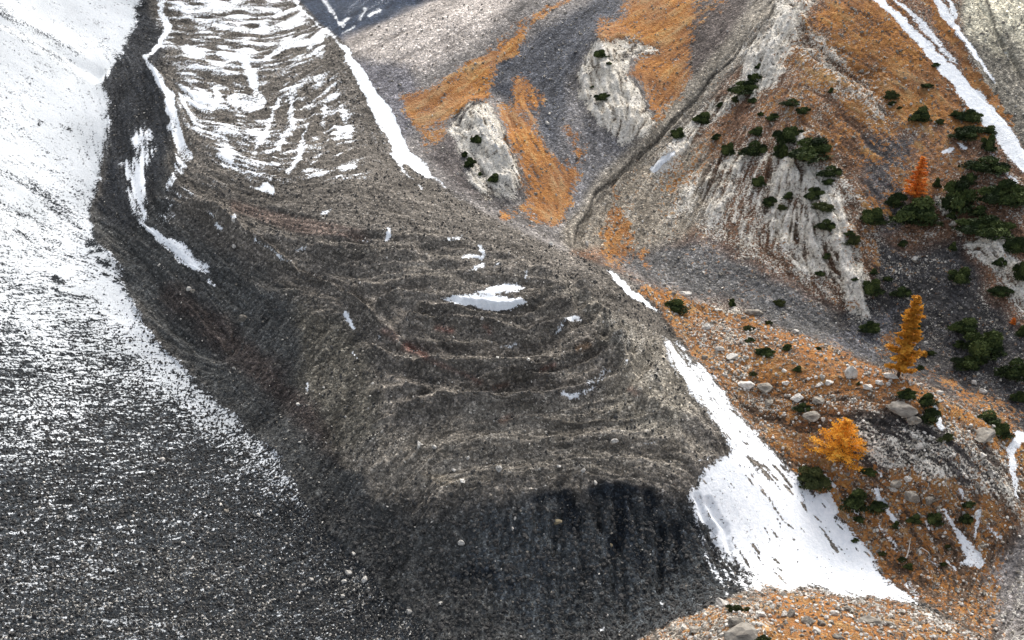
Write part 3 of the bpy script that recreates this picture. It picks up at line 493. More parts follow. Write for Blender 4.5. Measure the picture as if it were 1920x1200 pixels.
def ground_material():
    m = bpy.data.materials.new('alpine_ground'); m.use_nodes = True; nt = m.node_tree
    bs = nt.nodes['Principled BSDF']; bs.inputs['Roughness'].default_value = .9; bs.inputs['Specular IOR Level'].default_value = .15
    co = nt.nodes.new('ShaderNodeTexCoord').outputs['Object']
    nA = noise_(nt, co, 1.5, 5, .65).outputs[0]; nB = noise_(nt, co, 2.6, 5, .7, .3).outputs[0]; nC = noise_(nt, co, 1.1, 6, .7, .6).outputs[0]
    vo = nt.nodes.new('ShaderNodeTexVoronoi'); vo.inputs['Scale'].default_value = 1.9; nt.links.new(co, vo.inputs['Vector'])
    vsep = nt.nodes.new('ShaderNodeSeparateColor'); nt.links.new(vo.outputs['Color'], vsep.inputs[0])
    vo2 = nt.nodes.new('ShaderNodeTexVoronoi'); vo2.inputs['Scale'].default_value = 3.6; nt.links.new(co, vo2.inputs['Vector'])
    vsep2 = nt.nodes.new('ShaderNodeSeparateColor'); nt.links.new(vo2.outputs['Color'], vsep2.inputs[0])
    base = attr(nt, 'base').outputs['Color']; hue = attr(nt, 'hue').outputs['Fac']
    # stone to stone tone
    tone = ramp(nt, [(0, (.55,)*3), (.5, (.88,)*3), (.88, (1.2,)*3), (1, (2.0,)*3)]); nt.links.new(vsep.outputs[0], tone.inputs[0])
    tone2 = ramp(nt, [(0, (.65,)*3), (.6, (.95,)*3), (.92, (1.25,)*3), (1, (2.0,)*3)]); nt.links.new(vsep2.outputs[0], tone2.inputs[0])
    c = mixc(nt, 1.0, base, tone.outputs[0], 'MULTIPLY'); c = mixc(nt, 1.0, c, tone2.outputs[0], 'MULTIPLY')
    t3 = ramp(nt, [(.25, (.5, .52, .56)), (.5, (1, 1, 1)), (.72, (1.55, 1.45, 1.3))]); nt.links.new(nB, t3.inputs[0]); c = mixc(nt, 1.0, c, t3.outputs[0], 'MULTIPLY')
    # pale limestone
    st = attr(nt, 'strk').outputs['Fac']
    mixn = lambda n_, k_: math_(nt, 'ADD', math_(nt, 'MULTIPLY', n_, 1 - k_), math_(nt, 'MULTIPLY', st, k_))
    pr = ramp(nt, [(.34, (.15, .12, .09)), (.385, (.54, .47, .38)), (.45, (.80, .74, .63)), (.60, (.90, .85, .76))]); nt.links.new(mixn(nC, .45), pr.inputs[0])
    nD = noise_(nt, co, .42, 6, .62, 1.6).outputs[0]; nE = noise_(nt, co, 1.3, 4, .6, .8).outputs[0]
    def crack(n_, w_):
        q = math_(nt, 'ABSOLUTE', math_(nt, 'SUBTRACT', n_, .5)); m_ = nt.nodes.new('ShaderNodeMapRange'); m_.inputs['From Max'].default_value = w_
        m_.inputs['To Min'].default_value = .22; nt.links.new(q, m_.inputs['Value']); return m_.outputs[0]
    ck = math_(nt, 'MULTIPLY', crack(nD, .012), crack(nE, .010))
    pcol = mixc(nt, 1.0, pr.outputs[0], (1., 1., 1.), 'MULTIPLY'); ckc = ramp(nt, [(0, (.12, .10, .085)), (1, (1, 1, 1))]); nt.links.new(ck, ckc.inputs[0]); pcol = mixc(nt, 1.0, pcol, ckc.outputs[0], 'MULTIPLY')
    pf = cover(nt, attr(nt, 'pale').outputs['Fac'], nB, .21, 5.0); c = mixc(nt, pf, c, pcol)
    # dry autumn grass
    g1 = ramp(nt, [(.3, (.10, .055, .03)), (.42, (.32, .135, .04)), (.53, (.48, .215, .062)), (.68, (.58, .37, .15))]); nt.links.new(mixn(nA, .35), g1.inputs[0])
    g2 = ramp(nt, [(.3, (.07, .04, .025)), (.42, (.20, .09, .04)), (.53, (.33, .155, .065)), (.68, (.47, .31, .16))]); nt.links.new(mixn(nB, .35), g2.inputs[0])
    gcol = mixc(nt, math_(nt, 'ADD', math_(nt, 'MULTIPLY', hue, 2.0), .45, True), g1.outputs[0], g2.outputs[0])
    gf = cover(nt, attr(nt, 'grass').outputs['Fac'], nC, .22, 4.0); c = mixc(nt, gf, c, gcol)
    # snow
    sr = attr(nt, 'snow').outputs['Fac']
    n_s = math_(nt, 'ADD', math_(nt, 'MULTIPLY', nB, .6), math_(nt, 'MULTIPLY', nA, .4))
    sf = cover(nt, sr, n_s, .15, 5.5)
    sc_ = ramp(nt, [(.3, (.72, .76, .80)), (.6, (.88, .90, .92))]); nt.links.new(nC, sc_.inputs[0])
    thin = mixc(nt, attr(nt, 'thin').outputs['Fac'], sc_.outputs[0], (.40, .425, .44)); c = mixc(nt, sf, c, thin); nt.links.new(c, bs.inputs['Base Color'])
    # relief
    h = math_(nt, 'ADD', math_(nt, 'MULTIPLY', nB, .5), math_(nt, 'MULTIPLY', math_(nt, 'SUBTRACT', 1.0, vo.outputs['Distance']), .28))
    h = math_(nt, 'ADD', h, math_(nt, 'MULTIPLY', math_(nt, 'SUBTRACT', 1.0, vo2.outputs['Distance']), .16))
    h = math_(nt, 'ADD', h, math_(nt, 'MULTIPLY', math_(nt, 'MULTIPLY', ck, pf), .5))
    h = math_(nt, 'MULTIPLY', h, math_(nt, 'SUBTRACT', 1.0, math_(nt, 'MULTIPLY', sf, .8)))
    h = math_(nt, 'ADD', h, math_(nt, 'MULTIPLY', sf, .12))
    bp = nt.nodes.new('ShaderNodeBump'); bp.inputs['Strength'].default_value = .85; bp.inputs['Distance'].default_value = .75
    nt.links.new(h, bp.inputs['Height']); nt.links.new(bp.outputs[0], bs.inputs['Normal'])
    return m
GM = ground_material()
def rock_material(name, dark, mid, lite, sc_=1.6):
    m = bpy.data.materials.new(name); m.use_nodes = True; nt = m.node_tree; bs = nt.nodes['Principled BSDF']
    bs.inputs['Roughness'].default_value = .92; bs.inputs['Specular IOR Level'].default_value = .15
    co = nt.nodes.new('ShaderNodeTexCoord').outputs['Object']
    n = noise_(nt, co, sc_, 6, .7, .4).outputs[0]; n2 = noise_(nt, co, sc_ * 3, 4, .6).outputs[0]
    r = ramp(nt, [(.3, dark), (.5, mid), (.68, lite)]); nt.links.new(n, r.inputs[0])
    inf = nt.nodes.new('ShaderNodeObjectInfo').outputs['Random']
    v = ramp(nt, [(0, (.72,)*3), (1, (1.15,)*3)]); nt.links.new(inf, v.inputs[0])
    nt.links.new(mixc(nt, 1.0, r.outputs[0], v.outputs[0], 'MULTIPLY'), bs.inputs['Base Color'])
    bp = nt.nodes.new('ShaderNodeBump'); bp.inputs['Strength'].default_value = .8; bp.inputs['Distance'].default_value = .2
    nt.links.new(math_(nt, 'ADD', n, math_(nt, 'MULTIPLY', n2, .5)), bp.inputs['Height']); nt.links.new(bp.outputs[0], bs.inputs['Normal'])
    return m
M_PALE = rock_material('pale_limestone', (.26, .24, .21), (.60, .57, .52), (.80, .77, .72))
M_GREY = rock_material('grey_limestone', (.08, .07, .06), (.26, .235, .20), (.48, .45, .39))
M_DARK = rock_material('dark_slate', (.035, .035, .038), (.075, .073, .07), (.14, .135, .125))
M_OCHR = rock_material('ochre_slab', (.16, .12, .07), (.34, .28, .18), (.5, .44, .32))
def leaf_material(name, cols, rnd=.35, trans=.0):
    m = bpy.data.materials.new(name); m.use_nodes = True; nt = m.node_tree; bs = nt.nodes['Principled BSDF']
    bs.inputs['Roughness'].default_value = .75; bs.inputs['Specular IOR Level'].default_value = .2
    co = nt.nodes.new('ShaderNodeTexCoord').outputs['Object']
    a = attr(nt, 'leafv').outputs['Fac']; n = noise_(nt, co, .9, 3, .6).outputs[0]
    f = math_(nt, 'ADD', math_(nt, 'MULTIPLY', a, .6), math_(nt, 'MULTIPLY', n, .5), True)
    r = ramp(nt, [(.12, cols[0]), (.5, cols[1]), (.9, cols[2])]); nt.links.new(f, r.inputs[0])
    nt.links.new(r.outputs[0], bs.inputs['Base Color'])
    if trans:
        tr = nt.nodes.new('ShaderNodeBsdfTranslucent'); nt.links.new(r.outputs[0], tr.inputs[0])
        mx = nt.nodes.new('ShaderNodeMixShader'); mx.inputs[0].default_value = trans
        nt.links.new(bs.outputs[0], mx.inputs[1]); nt.links.new(tr.outputs[0], mx.inputs[2]); nt.links.new(mx.outputs[0], nt.nodes['Material Output'].inputs[0])
    return m
M_PINE = leaf_material('dark_pine_needles', [(.010, .016, .007), (.028, .045, .013), (.12, .15, .045)])
M_OLIVE = leaf_material('olive_pine_needles', [(.022, .03, .012), (.05, .062, .02), (.10, .105, .035)])
M_LY = leaf_material('golden_larch_needles', [(.50, .22, .025), (.84, .41, .045), (.90, .58, .11)], trans=.4)
M_LO = leaf_material('orange_larch_needles', [(.42, .12, .02), (.74, .235, .04), (.85, .38, .08)], trans=.4)
M_LT = leaf_material('ochre_larch_needles', [(.28, .13, .02), (.60, .28, .035), (.72, .41, .065)], trans=.35)
M_BARK = rock_material('larch_bark', (.04, .03, .025), (.09, .07, .055), (.15, .12, .10), 3)
M_DEAD = rock_material('bleached_wood', (.35, .32, .28), (.55, .52, .47), (.66, .63, .58), 4)
# ------------------------------------------------------------------ terrain objects: one land surface divided where one kind of ground ends
def tag(o, label=None, cat=None, group=None, kind=None):
    if label: o['label'] = label
    if cat: o['category'] = cat
    if group: o['group'] = group
    if kind: o['kind'] = kind
    return o
idx = np.arange(NJ * NI).reshape(NJ, NI)
quads = np.stack([idx[:-1, :-1], idx[:-1, 1:], idx[1:, 1:], idx[1:, :-1]], -1).reshape(-1, 4)
fr = RG[:-1, :-1].copy().ravel()
VC = np.stack([X, Y, ZF], -1).reshape(-1, 3).astype(np.float32)
# smooth shading normals shared across the region borders
gxn = np.stack([np.gradient(X, axis=1), np.gradient(Y, axis=1), np.gradient(ZF, axis=1)], -1); gyn = np.stack([np.gradient(X, axis=0), np.gradient(Y, axis=0), np.gradient(ZF, axis=0)], -1)
NRM = np.cross(gxn, gyn); NRM /= np.linalg.norm(NRM, axis=-1, keepdims=True); NRM = NRM.reshape(-1, 3).astype(np.float32)
strk = np.clip(.5 + .13 * L1 + .10 * L2 + .05 * L0, 0, 1)
fields = {'thin': (leftw * (.62 + .6 * fbm(X / 14, Y / 14, 3, 88))).ravel(), 'strk': strk.ravel(), 'snow': Sn.ravel(), 'grass': Gr.ravel(), 'pale': Pa.ravel(), 'hue': hue.ravel()}
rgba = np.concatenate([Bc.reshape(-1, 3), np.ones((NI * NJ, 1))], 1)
def mesh_np(name, v, f):
    me = bpy.data.meshes.new(name); me.vertices.add(len(v)); me.vertices.foreach_set('co', v.astype(np.float32).ravel())
    k = f.shape[1]; me.loops.add(f.size); me.loops.foreach_set('vertex_index', f.astype(np.int32).ravel())
    me.polygons.add(len(f)); me.polygons.foreach_set('loop_start', np.arange(0, f.size, k, dtype=np.int32)); me.update(calc_edges=True)
    return me
NAMES = ['rock_glacier', 'snowy_scree_slope', 'far_valley_side', 'grassy_far_hills', 'rocky_hillside', 'grassy_moraine_ridge', 'snow_field', 'foreground_knoll']
LBL = ['dark folded tongue of rock debris flowing down the valley', 'scree slope under patchy snow on the left', 'dark blue valley side at the top', 'grey and orange hills beyond the gully', 'steep brown hillside dotted with dark dwarf pines', 'orange grassy moraine ridge strewn with pale boulders', 'bright snow fan beside the front of the rock glacier', 'orange knoll with pale rocks at the bottom edge']
for r_ in range(8):
    q = quads[fr == r_]
    if not len(q): continue
    u, inv = np.unique(q, return_inverse=True); me = mesh_np(NAMES[r_], VC[u], inv.reshape(-1, 4))
    for nm, arr in fields.items():
        at = me.attributes.new(nm, 'FLOAT', 'POINT'); at.data.foreach_set('value', arr[u].astype(np.float32))
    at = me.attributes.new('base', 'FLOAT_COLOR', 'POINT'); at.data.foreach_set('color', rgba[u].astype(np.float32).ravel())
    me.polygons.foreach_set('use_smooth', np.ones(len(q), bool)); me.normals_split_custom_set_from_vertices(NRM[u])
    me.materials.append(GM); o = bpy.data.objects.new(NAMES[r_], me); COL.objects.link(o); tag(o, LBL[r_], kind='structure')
# ------------------------------------------------------------------ lookup: the nearest ground met by a line of sight
BW, BH = 500, 320
bi = ((PX + 40) / 4).astype(int); bj = ((PY + 40) / 4).astype(int); ok = (bi >= 0) & (bi < BW) & (bj >= 0) & (bj < BH)
key = (bj * BW + bi)[ok]; dd = DEP[ok]; vi = np.arange(NI * NJ).reshape(NJ, NI)[ok]
order = np.lexsort((dd, key)); ks = key[order]; first = np.r_[True, ks[1:] != ks[:-1]]
LUT = np.full(BW * BH, -1); LUT[ks[first]] = vi[order][first]
def ground(px, py):
    i, j = int((px + 40) / 4), int((py + 40) / 4)
    for r_ in range(6):
        for b in range(-r_, r_ + 1):
            for a in range(-r_, r_ + 1):
                v = LUT[min(max(j + b, 0), BH - 1) * BW + min(max(i + a, 0), BW - 1)]
                if v >= 0: return VC[v].astype(float), float(DEP.flat[v]), NRM[v].astype(float)
# ------------------------------------------------------------------ loose stones (uncountable), instanced on the ground
def stones(name, pos, scl, mat, seed, label):
    n = len(pos); me = bpy.data.meshes.new(name); me.vertices.add(n); me.vertices.foreach_set('co', pos.astype(np.float32).ravel())
    a = me.attributes.new('ssize', 'FLOAT_VECTOR', 'POINT'); r3 = rng.uniform(.65, 1.3, (n, 3)) * np.array([1.1, 1, .75]); a.data.foreach_set('vector', (scl[:, None] * r3).astype(np.float32).ravel())
    a = me.attributes.new('srot', 'FLOAT_VECTOR', 'POINT'); rt = rng.uniform(0, 6.28, (n, 3)) * np.array([.25, .25, 1]); a.data.foreach_set('vector', rt.astype(np.float32).ravel())
    o = bpy.data.objects.new(name, me); COL.objects.link(o); tag(o, label, 'stones', kind='stuff')
    g = bpy.data.node_groups.new(name + '_nodes', 'GeometryNodeTree')
    g.interface.new_socket('Geometry', in_out='INPUT', socket_type='NodeSocketGeometry'); g.interface.new_socket('Geometry', in_out='OUTPUT', socket_type='NodeSocketGeometry')
    N = g.nodes.new; Lk = g.links.new
    gi = N('NodeGroupInput'); go = N('NodeGroupOutput'); ic = N('GeometryNodeMeshIcoSphere'); ic.inputs['Radius'].default_value = .5; ic.inputs['Subdivisions'].default_value = 1
    sp = N('GeometryNodeSetPosition'); tx = N('ShaderNodeTexNoise'); tx.noise_dimensions = '4D'; tx.inputs['Scale'].default_value = 1.9; tx.inputs['W'].default_value = seed; tx.inputs['Detail'].default_value = 1
    vm = N('ShaderNodeVectorMath'); vm.operation = 'SUBTRACT'; vm.inputs[1].default_value = (.5, .5, .5); vs = N('ShaderNodeVectorMath'); vs.operation = 'SCALE'; vs.inputs['Scale'].default_value = 1.15
    Lk(tx.outputs['Color'], vm.inputs[0]); Lk(vm.outputs[0], vs.inputs[0]); Lk(vs.outputs[0], sp.inputs['Offset']); Lk(ic.outputs['Mesh'], sp.inputs['Geometry'])
    sm_ = N('GeometryNodeSetMaterial'); sm_.inputs['Material'].default_value = mat; Lk(sp.outputs[0], sm_.inputs['Geometry'])
    ss_ = N('GeometryNodeSetShadeSmooth'); ss_.inputs['Shade Smooth'].default_value = False; Lk(sm_.outputs[0], ss_.inputs['Geometry'])
    ip = N('GeometryNodeInstanceOnPoints'); Lk(gi.outputs[0], ip.inputs['Points']); Lk(ss_.outputs[0], ip.inputs['Instance'])
    for nm, sk in (('ssize', 'Scale'), ('srot', 'Rotation')):
        na = N('GeometryNodeInputNamedAttribute'); na.data_type = 'FLOAT_VECTOR'; na.inputs['Name'].default_value = nm; Lk(na.outputs[0], ip.inputs[sk])
    Lk(ip.outputs[0], go.inputs[0]); md = o.modifiers.new('scatter', 'NODES'); md.node_group = g; me.materials.append(mat)
    return o
fl = lambda a: a.ravel()
vis = fl((PY > -40) & (PY < 1260) & (PX > -60) & (PX < 1980))
area = fl(np.abs(np.gradient(X, axis=1) * np.gradient(Y, axis=0)))
def scatter(wt, n, smin, smax, pw=3.0):
    p = np.clip(wt, 0, None) * vis * area; p = p / p.sum(); v = rng.choice(NI * NJ, n, p=p)
    s = smin + (smax - smin) * rng.random(n) ** pw
    pos = VC[v] + np.stack([rng.normal(0, .12, n), rng.normal(0, .12, n), s * .12], 1); return pos, s
RGf, Snf, Grf, Paf = fl(RG), fl(Sn), fl(Gr), fl(Pa); PYf, PXf = fl(PY), fl(PX)
wl = (RGf == 1) * sm(500, 1000, PYf) * (1 - .0 * Snf)
stones('scree_stones', *scatter(wl, 30000, .14, .6, 3.5), M_DARK, 1.0, 'dark scree stones littering the lower left slope')
stones('pale_scree_stones', *scatter(wl * sm(700, 1150, PYf), 5000, .1, .42, 4), M_PALE, 2.0, 'pale stones scattered over the lower left slope')
wg = (RGf == 0) * (Snf < .4)
stones('glacier_stones', *scatter(wg, 22000, .15, .6, 4), M_DARK, 3.0, 'dark debris blocks covering the rock glacier')
stones('pale_glacier_stones', *scatter(wg * (.3 + fl(crown) + .6 * sm(650, 850, PYf) * (1 - .7 * sm(930, 980, PYf))), 2600, .1, .5, 5), M_PALE, 4.0, 'small pale stones scattered over the rock glacier')
stones('grey_glacier_stones', *scatter(wg * (.3 + fl(crown) + .6 * sm(650, 850, PYf) * (1 - .7 * sm(930, 980, PYf))), 7000, .14, .55, 4), M_GREY, 4.5, 'grey stones scattered over the rock glacier')
fr_ = (RGf == 0) * sm(915, 950, PYf) * (Snf < .4)
stones('front_rubble', *scatter(fr_, 7000, .2, .95, 4), M_DARK, 4.7, 'dark rubble blocks on the steep front of the rock glacier')
wh = ((RGf == 3) * .35 + (RGf == 4) * .8) * (Snf < .5)
stones('hillside_stones', *scatter(wh, 8000, .18, .8, 4), M_GREY, 5.0, 'grey stones on the hillsides')
stones('pale_hillside_stones', *scatter(wh * (.3 + Paf), 5000, .15, .7, 4), M_PALE, 6.0, 'pale stones on the hillsides')
wr = ((RGf == 5) * (.5 + Paf * 1.5) + (RGf == 7) * (.6 + 1.5 * Paf)) * (Snf < .5)
stones('ridge_stones', *scatter(wr, 8000, .14, .8, 4), M_PALE, 7.0, 'pale stones strewn over the orange ridge and knoll')
stones('grey_ridge_stones', *scatter(wr, 8000, .14, .85, 4), M_GREY, 8.0, 'grey stones strewn over the orange ridge and knoll')
stones('snow_field_stones', *scatter((RGf == 6) * (1.2 - np.clip(Snf, 0, 1)), 500, .1, .3, 3), M_DARK, 9.0, 'dark stones poking through the snow fan')
# ------------------------------------------------------------------ boulders
import bmesh
from mathutils import Vector, noise as mn
def boulder_mesh(seed, sub=3, rough=.32):
    bm = bmesh.new(); bmesh.ops.create_icosphere(bm, subdivisions=sub, radius=.5); off = Vector((seed * 7.3, seed * 3.1, seed * 5.7))
    rr = random.Random(seed); planes = [(Vector((rr.gauss(0, 1), rr.gauss(0, 1), rr.gauss(0, .8))).normalized(), rr.uniform(.24, .42)) for _ in range(13)]
    for v in bm.verts:
        p = v.co.copy()
        for n_, d_ in planes:
            k = p.dot(n_) - d_
            if k > 0: p -= n_ * k
        p += p.normalized() * (mn.noise(p * 2.2 + off) * .10 + mn.noise(p * 7 + off) * .07 * (rough / .3)); v.co = p
    me = bpy.data.meshes.new('boulder'); bm.to_mesh(me); bm.free(); return me
BM = [boulder_mesh(s) for s in range(1, 9)]
bcache = {}
def boulder(px, py, w_, h_, mat, label, k=0, group=None, flat=1.0):
    g = ground(px, py + h_ * .35)
    if g is None: return
    p, dep, n = g; W = w_ * 1.02 * dep / F; H = h_ * 1.02 * dep / F
    key = (k % 8, mat.name)
    if key not in bcache:
        me = BM[k % 8].copy(); me.materials.append(mat); bcache[key] = me
    o = bpy.data.objects.new('boulder', bcache[key]); COL.objects.link(o)
    o.location = (p[0], p[1], p[2] + H * .13); o.scale = (W * 1.1, (W * .5 + H * .6), H * 1.15); o.rotation_euler = (random.uniform(-.15, .15), random.uniform(-.15, .15), random.choice([0, math.pi]) + random.uniform(-.3, .3))
    tag(o, label, 'boulder', group)
BOULD = []
def B(*a): BOULD.append(a)
Pm, Gm, Om, Dm = M_PALE, M_GREY, M_OCHR, M_DARK
B(1153,824,14,10,Pm,'white boulder alone on the right part of the glacier crown')
B(937,878,15,13,Pm,'white boulder right of centre just above the dark front scarp')
B(948,889,9,8,Gm,'grey stone touching the lower right of the white boulder above the scarp')
B(866,900,14,11,Pm,'white boulder on the left end of the glacier brow')
B(917,928,12,11,Gm,'buff boulder at the top left edge of the dark front face')
B(1123,907,9,9,Pm,'small white boulder right on the lip above the dark scarp')
B(1094,880,10,8,Pm,'small white boulder slightly uphill of the scarp lip')
B(1048,870,8,6,Pm,'tiny pale boulder midway along the brow of the glacier')
B(865,1014,13,12,Pm,'white cube shaped boulder in the middle of the left front face')
B(1046,974,20,8,Om,'flat ochre slab lying in the dark front face')
B(1147,1020,6,8,Om,'small buff stone in a dark runnel of the front face')
B(964,970,6,9,Pm,'slim pale stone near the left start of the dark scarp')
B(960,990,5,10,Pm,'second slim pale stone below the slim stone of the scarp')
B(662,1036,9,8,Pm,'lone pale stone on the left flank just above the scree foot')
B(683,1082,14,12,Pm,'rightmost of three white boulders at the lower left flank foot')
B(654,1069,14,11,Pm,'topmost of three white boulders at the lower left flank foot')
B(646,1086,11,8,Pm,'leftmost of three white boulders at the lower left flank foot')
B(643,1116,9,8,Pm,'pale stone on the scree under the three white boulders')
B(764,1143,11,10,Pm,'pale boulder in the scree at the bottom left foot of the front')
B(824,1128,9,8,Pm,'small white stone low on the dark front face')
B(785,828,9,16,Pm,'upright pale boulder on the left shoulder of the crown')
B(815,834,10,8,Pm,'pale stone right of the upright boulder on the shoulder')
B(879,857,8,7,Pm,'small pale stone on the crown above the brow')
B(848,880,8,7,Pm,'small pale stone left on the brow of the glacier')
B(858,842,12,12,Gm,'buff stone on the crown between shoulder and brow')
B(306,860,13,9,Pm,'lone white boulder on the dark lower left scree')
B(345,1014,9,7,Pm,'white stone in the middle of the lower left scree')
B(363,1042,10,7,Pm,'white stone just below another in the lower left scree')
B(414,942,8,8,Pm,'pale stone at the right of the lower left scree')
B(424,957,13,8,Gm,'flat pale stone below right of the middle scree stones')
B(484,962,8,7,Pm,'pale stone high on the right edge of the dark scree')
B(580,1083,9,9,Pm,'pale stone near the bottom scree edge by the flank')
B(453,592,16,13,Gm,'buff boulder on the glacier flank below the snow speckles')
B(352,538,11,8,Pm,'white boulder on the dark flank left of the buff boulder')
B(360,545,11,7,Gm,'grey block leaning on the white flank boulder')
B(299,496,7,7,Pm,'small white stone high on the dark brown flank')
B(339,595,5,5,Pm,'tiny white stone halfway down the dark brown flank')
B(436,459,9,8,Pm,'white boulder near the crest above the speckled snow patch')
B(438,412,10,9,Pm,'white boulder beside the small snow spot on the upper crest')
B(556,755,8,7,Pm,'pale stone at the foot of the dark brown flank')
B(437,690,6,5,Pm,'tiny pale stone on the middle of the brown flank')
B(1032,457,10,8,Pm,'pale boulder on the far right edge of the crown')
B(1103,452,6,14,Pm,'tall pale stone in the gully mouth beyond the crown')
B(934,670,7,5,Pm,'small pale stone in the trough between two folds')
B(990,671,8,6,Pm,'small pale stone right of centre between the folds')
B(820,714,6,7,Pm,'small pale stone on the red stained fold')
B(908,600,8,6,Pm,'pale stone on the ridge under the long snow patch')
B(1355,1126,26,22,Pm,'big round white boulder at the top left of the foreground knoll')
B(1382,1161,38,20,Gm,'large grey boulder under the knoll shrub')
B(1390,1184,76,34,Gm,'broad grey outcrop block at the bottom of the knoll')
B(1431,1149,20,16,Pm,'pale round boulder right of the knoll shrub')
B(1483,1147,18,24,Gm,'tilted grey block on the middle of the knoll')
B(1530,1177,20,12,Pm,'white block low in the middle of the knoll')
B(1512,1162,30,14,Gm,'grey slab left above the white block of the knoll')
B(1540,1166,22,14,Gm,'leaning grey slab right above the white block of the knoll')
B(1628,1162,46,12,Gm,'long grey rock band on the right of the knoll')
B(1560,1144,18,12,Pm,'pale boulder at the centre top of the knoll')
B(1590,1138,20,12,Gm,'grey boulder near the snow edge of the knoll')
B(1665,1166,24,12,Gm,'dark grey block at the right end of the long rock band')
B(1300,1178,28,14,Gm,'grey block at the left end of the knoll')
B(1280,1172,14,12,Pm,'pale stone left on the crest of the knoll')
B(1470,1115,20,10,Gm,'grey stone on the top crest of the knoll')
B(1743,1150,24,7,Pm,'flat pale rock at the right end of the knoll')
B(1575,1190,24,10,Gm,'small grey boulder at the bottom edge of the knoll')
B(1594,690,22,30,Pm,'tall white boulder standing alone on the orange ridge')
B(1434,723,34,17,Gm,'grey rounded boulder at the left of the ridge meadow')
B(1403,718,32,13,Pm,'pale flat boulder left of the grey rounded boulder')
B(1370,664,28,13,Pm,'pale slab above the snow strip on the ridge')
B(1555,715,19,11,Pm,'white boulder below left of the tall white boulder')
B(1540,705,10,8,Pm,'small white boulder left above the meadow boulder')
B(1648,713,20,10,Pm,'white boulder just below the tall larch')
B(1626,722,17,15,Pm,'tilted white boulder left of the larch boulder')
B(1668,703,26,12,Pm,'white slab at the foot of the tall larch')
B(1667,720,10,8,Pm,'small white stone under the larch foot slab')
B(1475,715,14,8,Pm,'small white boulder between the grey boulder and the tall boulder')
B(1535,718,12,8,Pm,'small white stone in the meadow left of the larch')
B(1440,751,20,11,Gm,'grey boulder on the brown slope by the snow strip')
B(1532,745,30,12,Gm,'grey rocky hump in the middle of the ridge')
B(1495,740,26,12,Pm,'pale rocky hump left in the middle of the ridge')
B(1690,762,54,28,Gm,'large layered grey rock beside the ridge shrub clump')
B(1714,781,26,20,Gm,'squat grey block under the large layered rock')
B(1520,775,38,16,Gm,'grey slab under the round shrub above the golden larch')
B(1540,783,8,9,Pm,'white stone just above the golden larch')
B(1843,812,50,30,Gm,'big smooth grey boulder under the right edge shrub')
B(1840,850,15,12,Pm,'pale round stone under the big smooth boulder')
B(1722,833,18,16,Pm,'pale boulder in the dark gravel right of the golden larch')
B(1710,924,36,24,Gm,'grey boulder on the orange slope below the gravel')
B(1677,902,20,18,Gm,'speckled boulder left above the grey slope boulder')
B(1672,913,14,10,Pm,'pale block under the speckled slope boulder')
B(1741,937,20,15,Gm,'grey block right of the grey slope boulder')
B(1703,892,14,12,Pm,'pale stone above the grey slope boulder')
B(1432,630,10,9,Pm,'small white boulder among the upper ridge shrubs')
B(1495,618,14,8,Pm,'pale boulder on the upper crest of the ridge')
B(1470,690,12,8,Pm,'pale stone in the middle of the upper ridge')
B(1827,715,13,10,Pm,'white boulder on the brown slope right of the larch')
B(1841,728,14,14,Pm,'pale boulder next to the white boulder of the brown slope')
B(1735,638,8,6,Pm,'tiny white stone on the dark gravel right of the larch')
B(1763,733,17,9,Pm,'pale boulder on the crest right of the tall larch')
B(1726,721,16,8,Pm,'pale slab on the ridge crest under the tall larch')
B(1715,484,14,11,Pm,'white boulder on the dark scree under the big dark pine patch')
B(1735,483,7,6,Pm,'tiny white boulder right of the dark scree boulder')
B(1665,480,6,6,Pm,'tiny white boulder left of the dark scree boulder')
B(1325,610,22,12,Pm,'pale boulder on the left upper end of the ridge')
B(1285,548,24,9,Pm,'pale slab at the top left tip of the ridge')
B(1350,650,18,10,Pm,'pale boulder at the snow strip edge of the ridge')
B(1322,665,14,9,Gm,'grey stone right against the snow strip')
B(1413,580,34,14,Gm,'grey layered hump on the crest of the upper ridge')
B(1026,15,8,5,Pm,'pale stone high on the grey hill')
B(1090,14,6,5,Pm,'tiny pale stone near the top edge of the grey hill')
B(1026,226,10,8,Pm,'pale boulder in the dark hollow between orange patches')
B(993,328,10,6,Pm,'pale boulder on the orange tongue below the white knob')
B(890,116,6,5,Pm,'tiny white stone beside the orange hill band')
for k, b in enumerate(BOULD): boulder(*b, k=k)
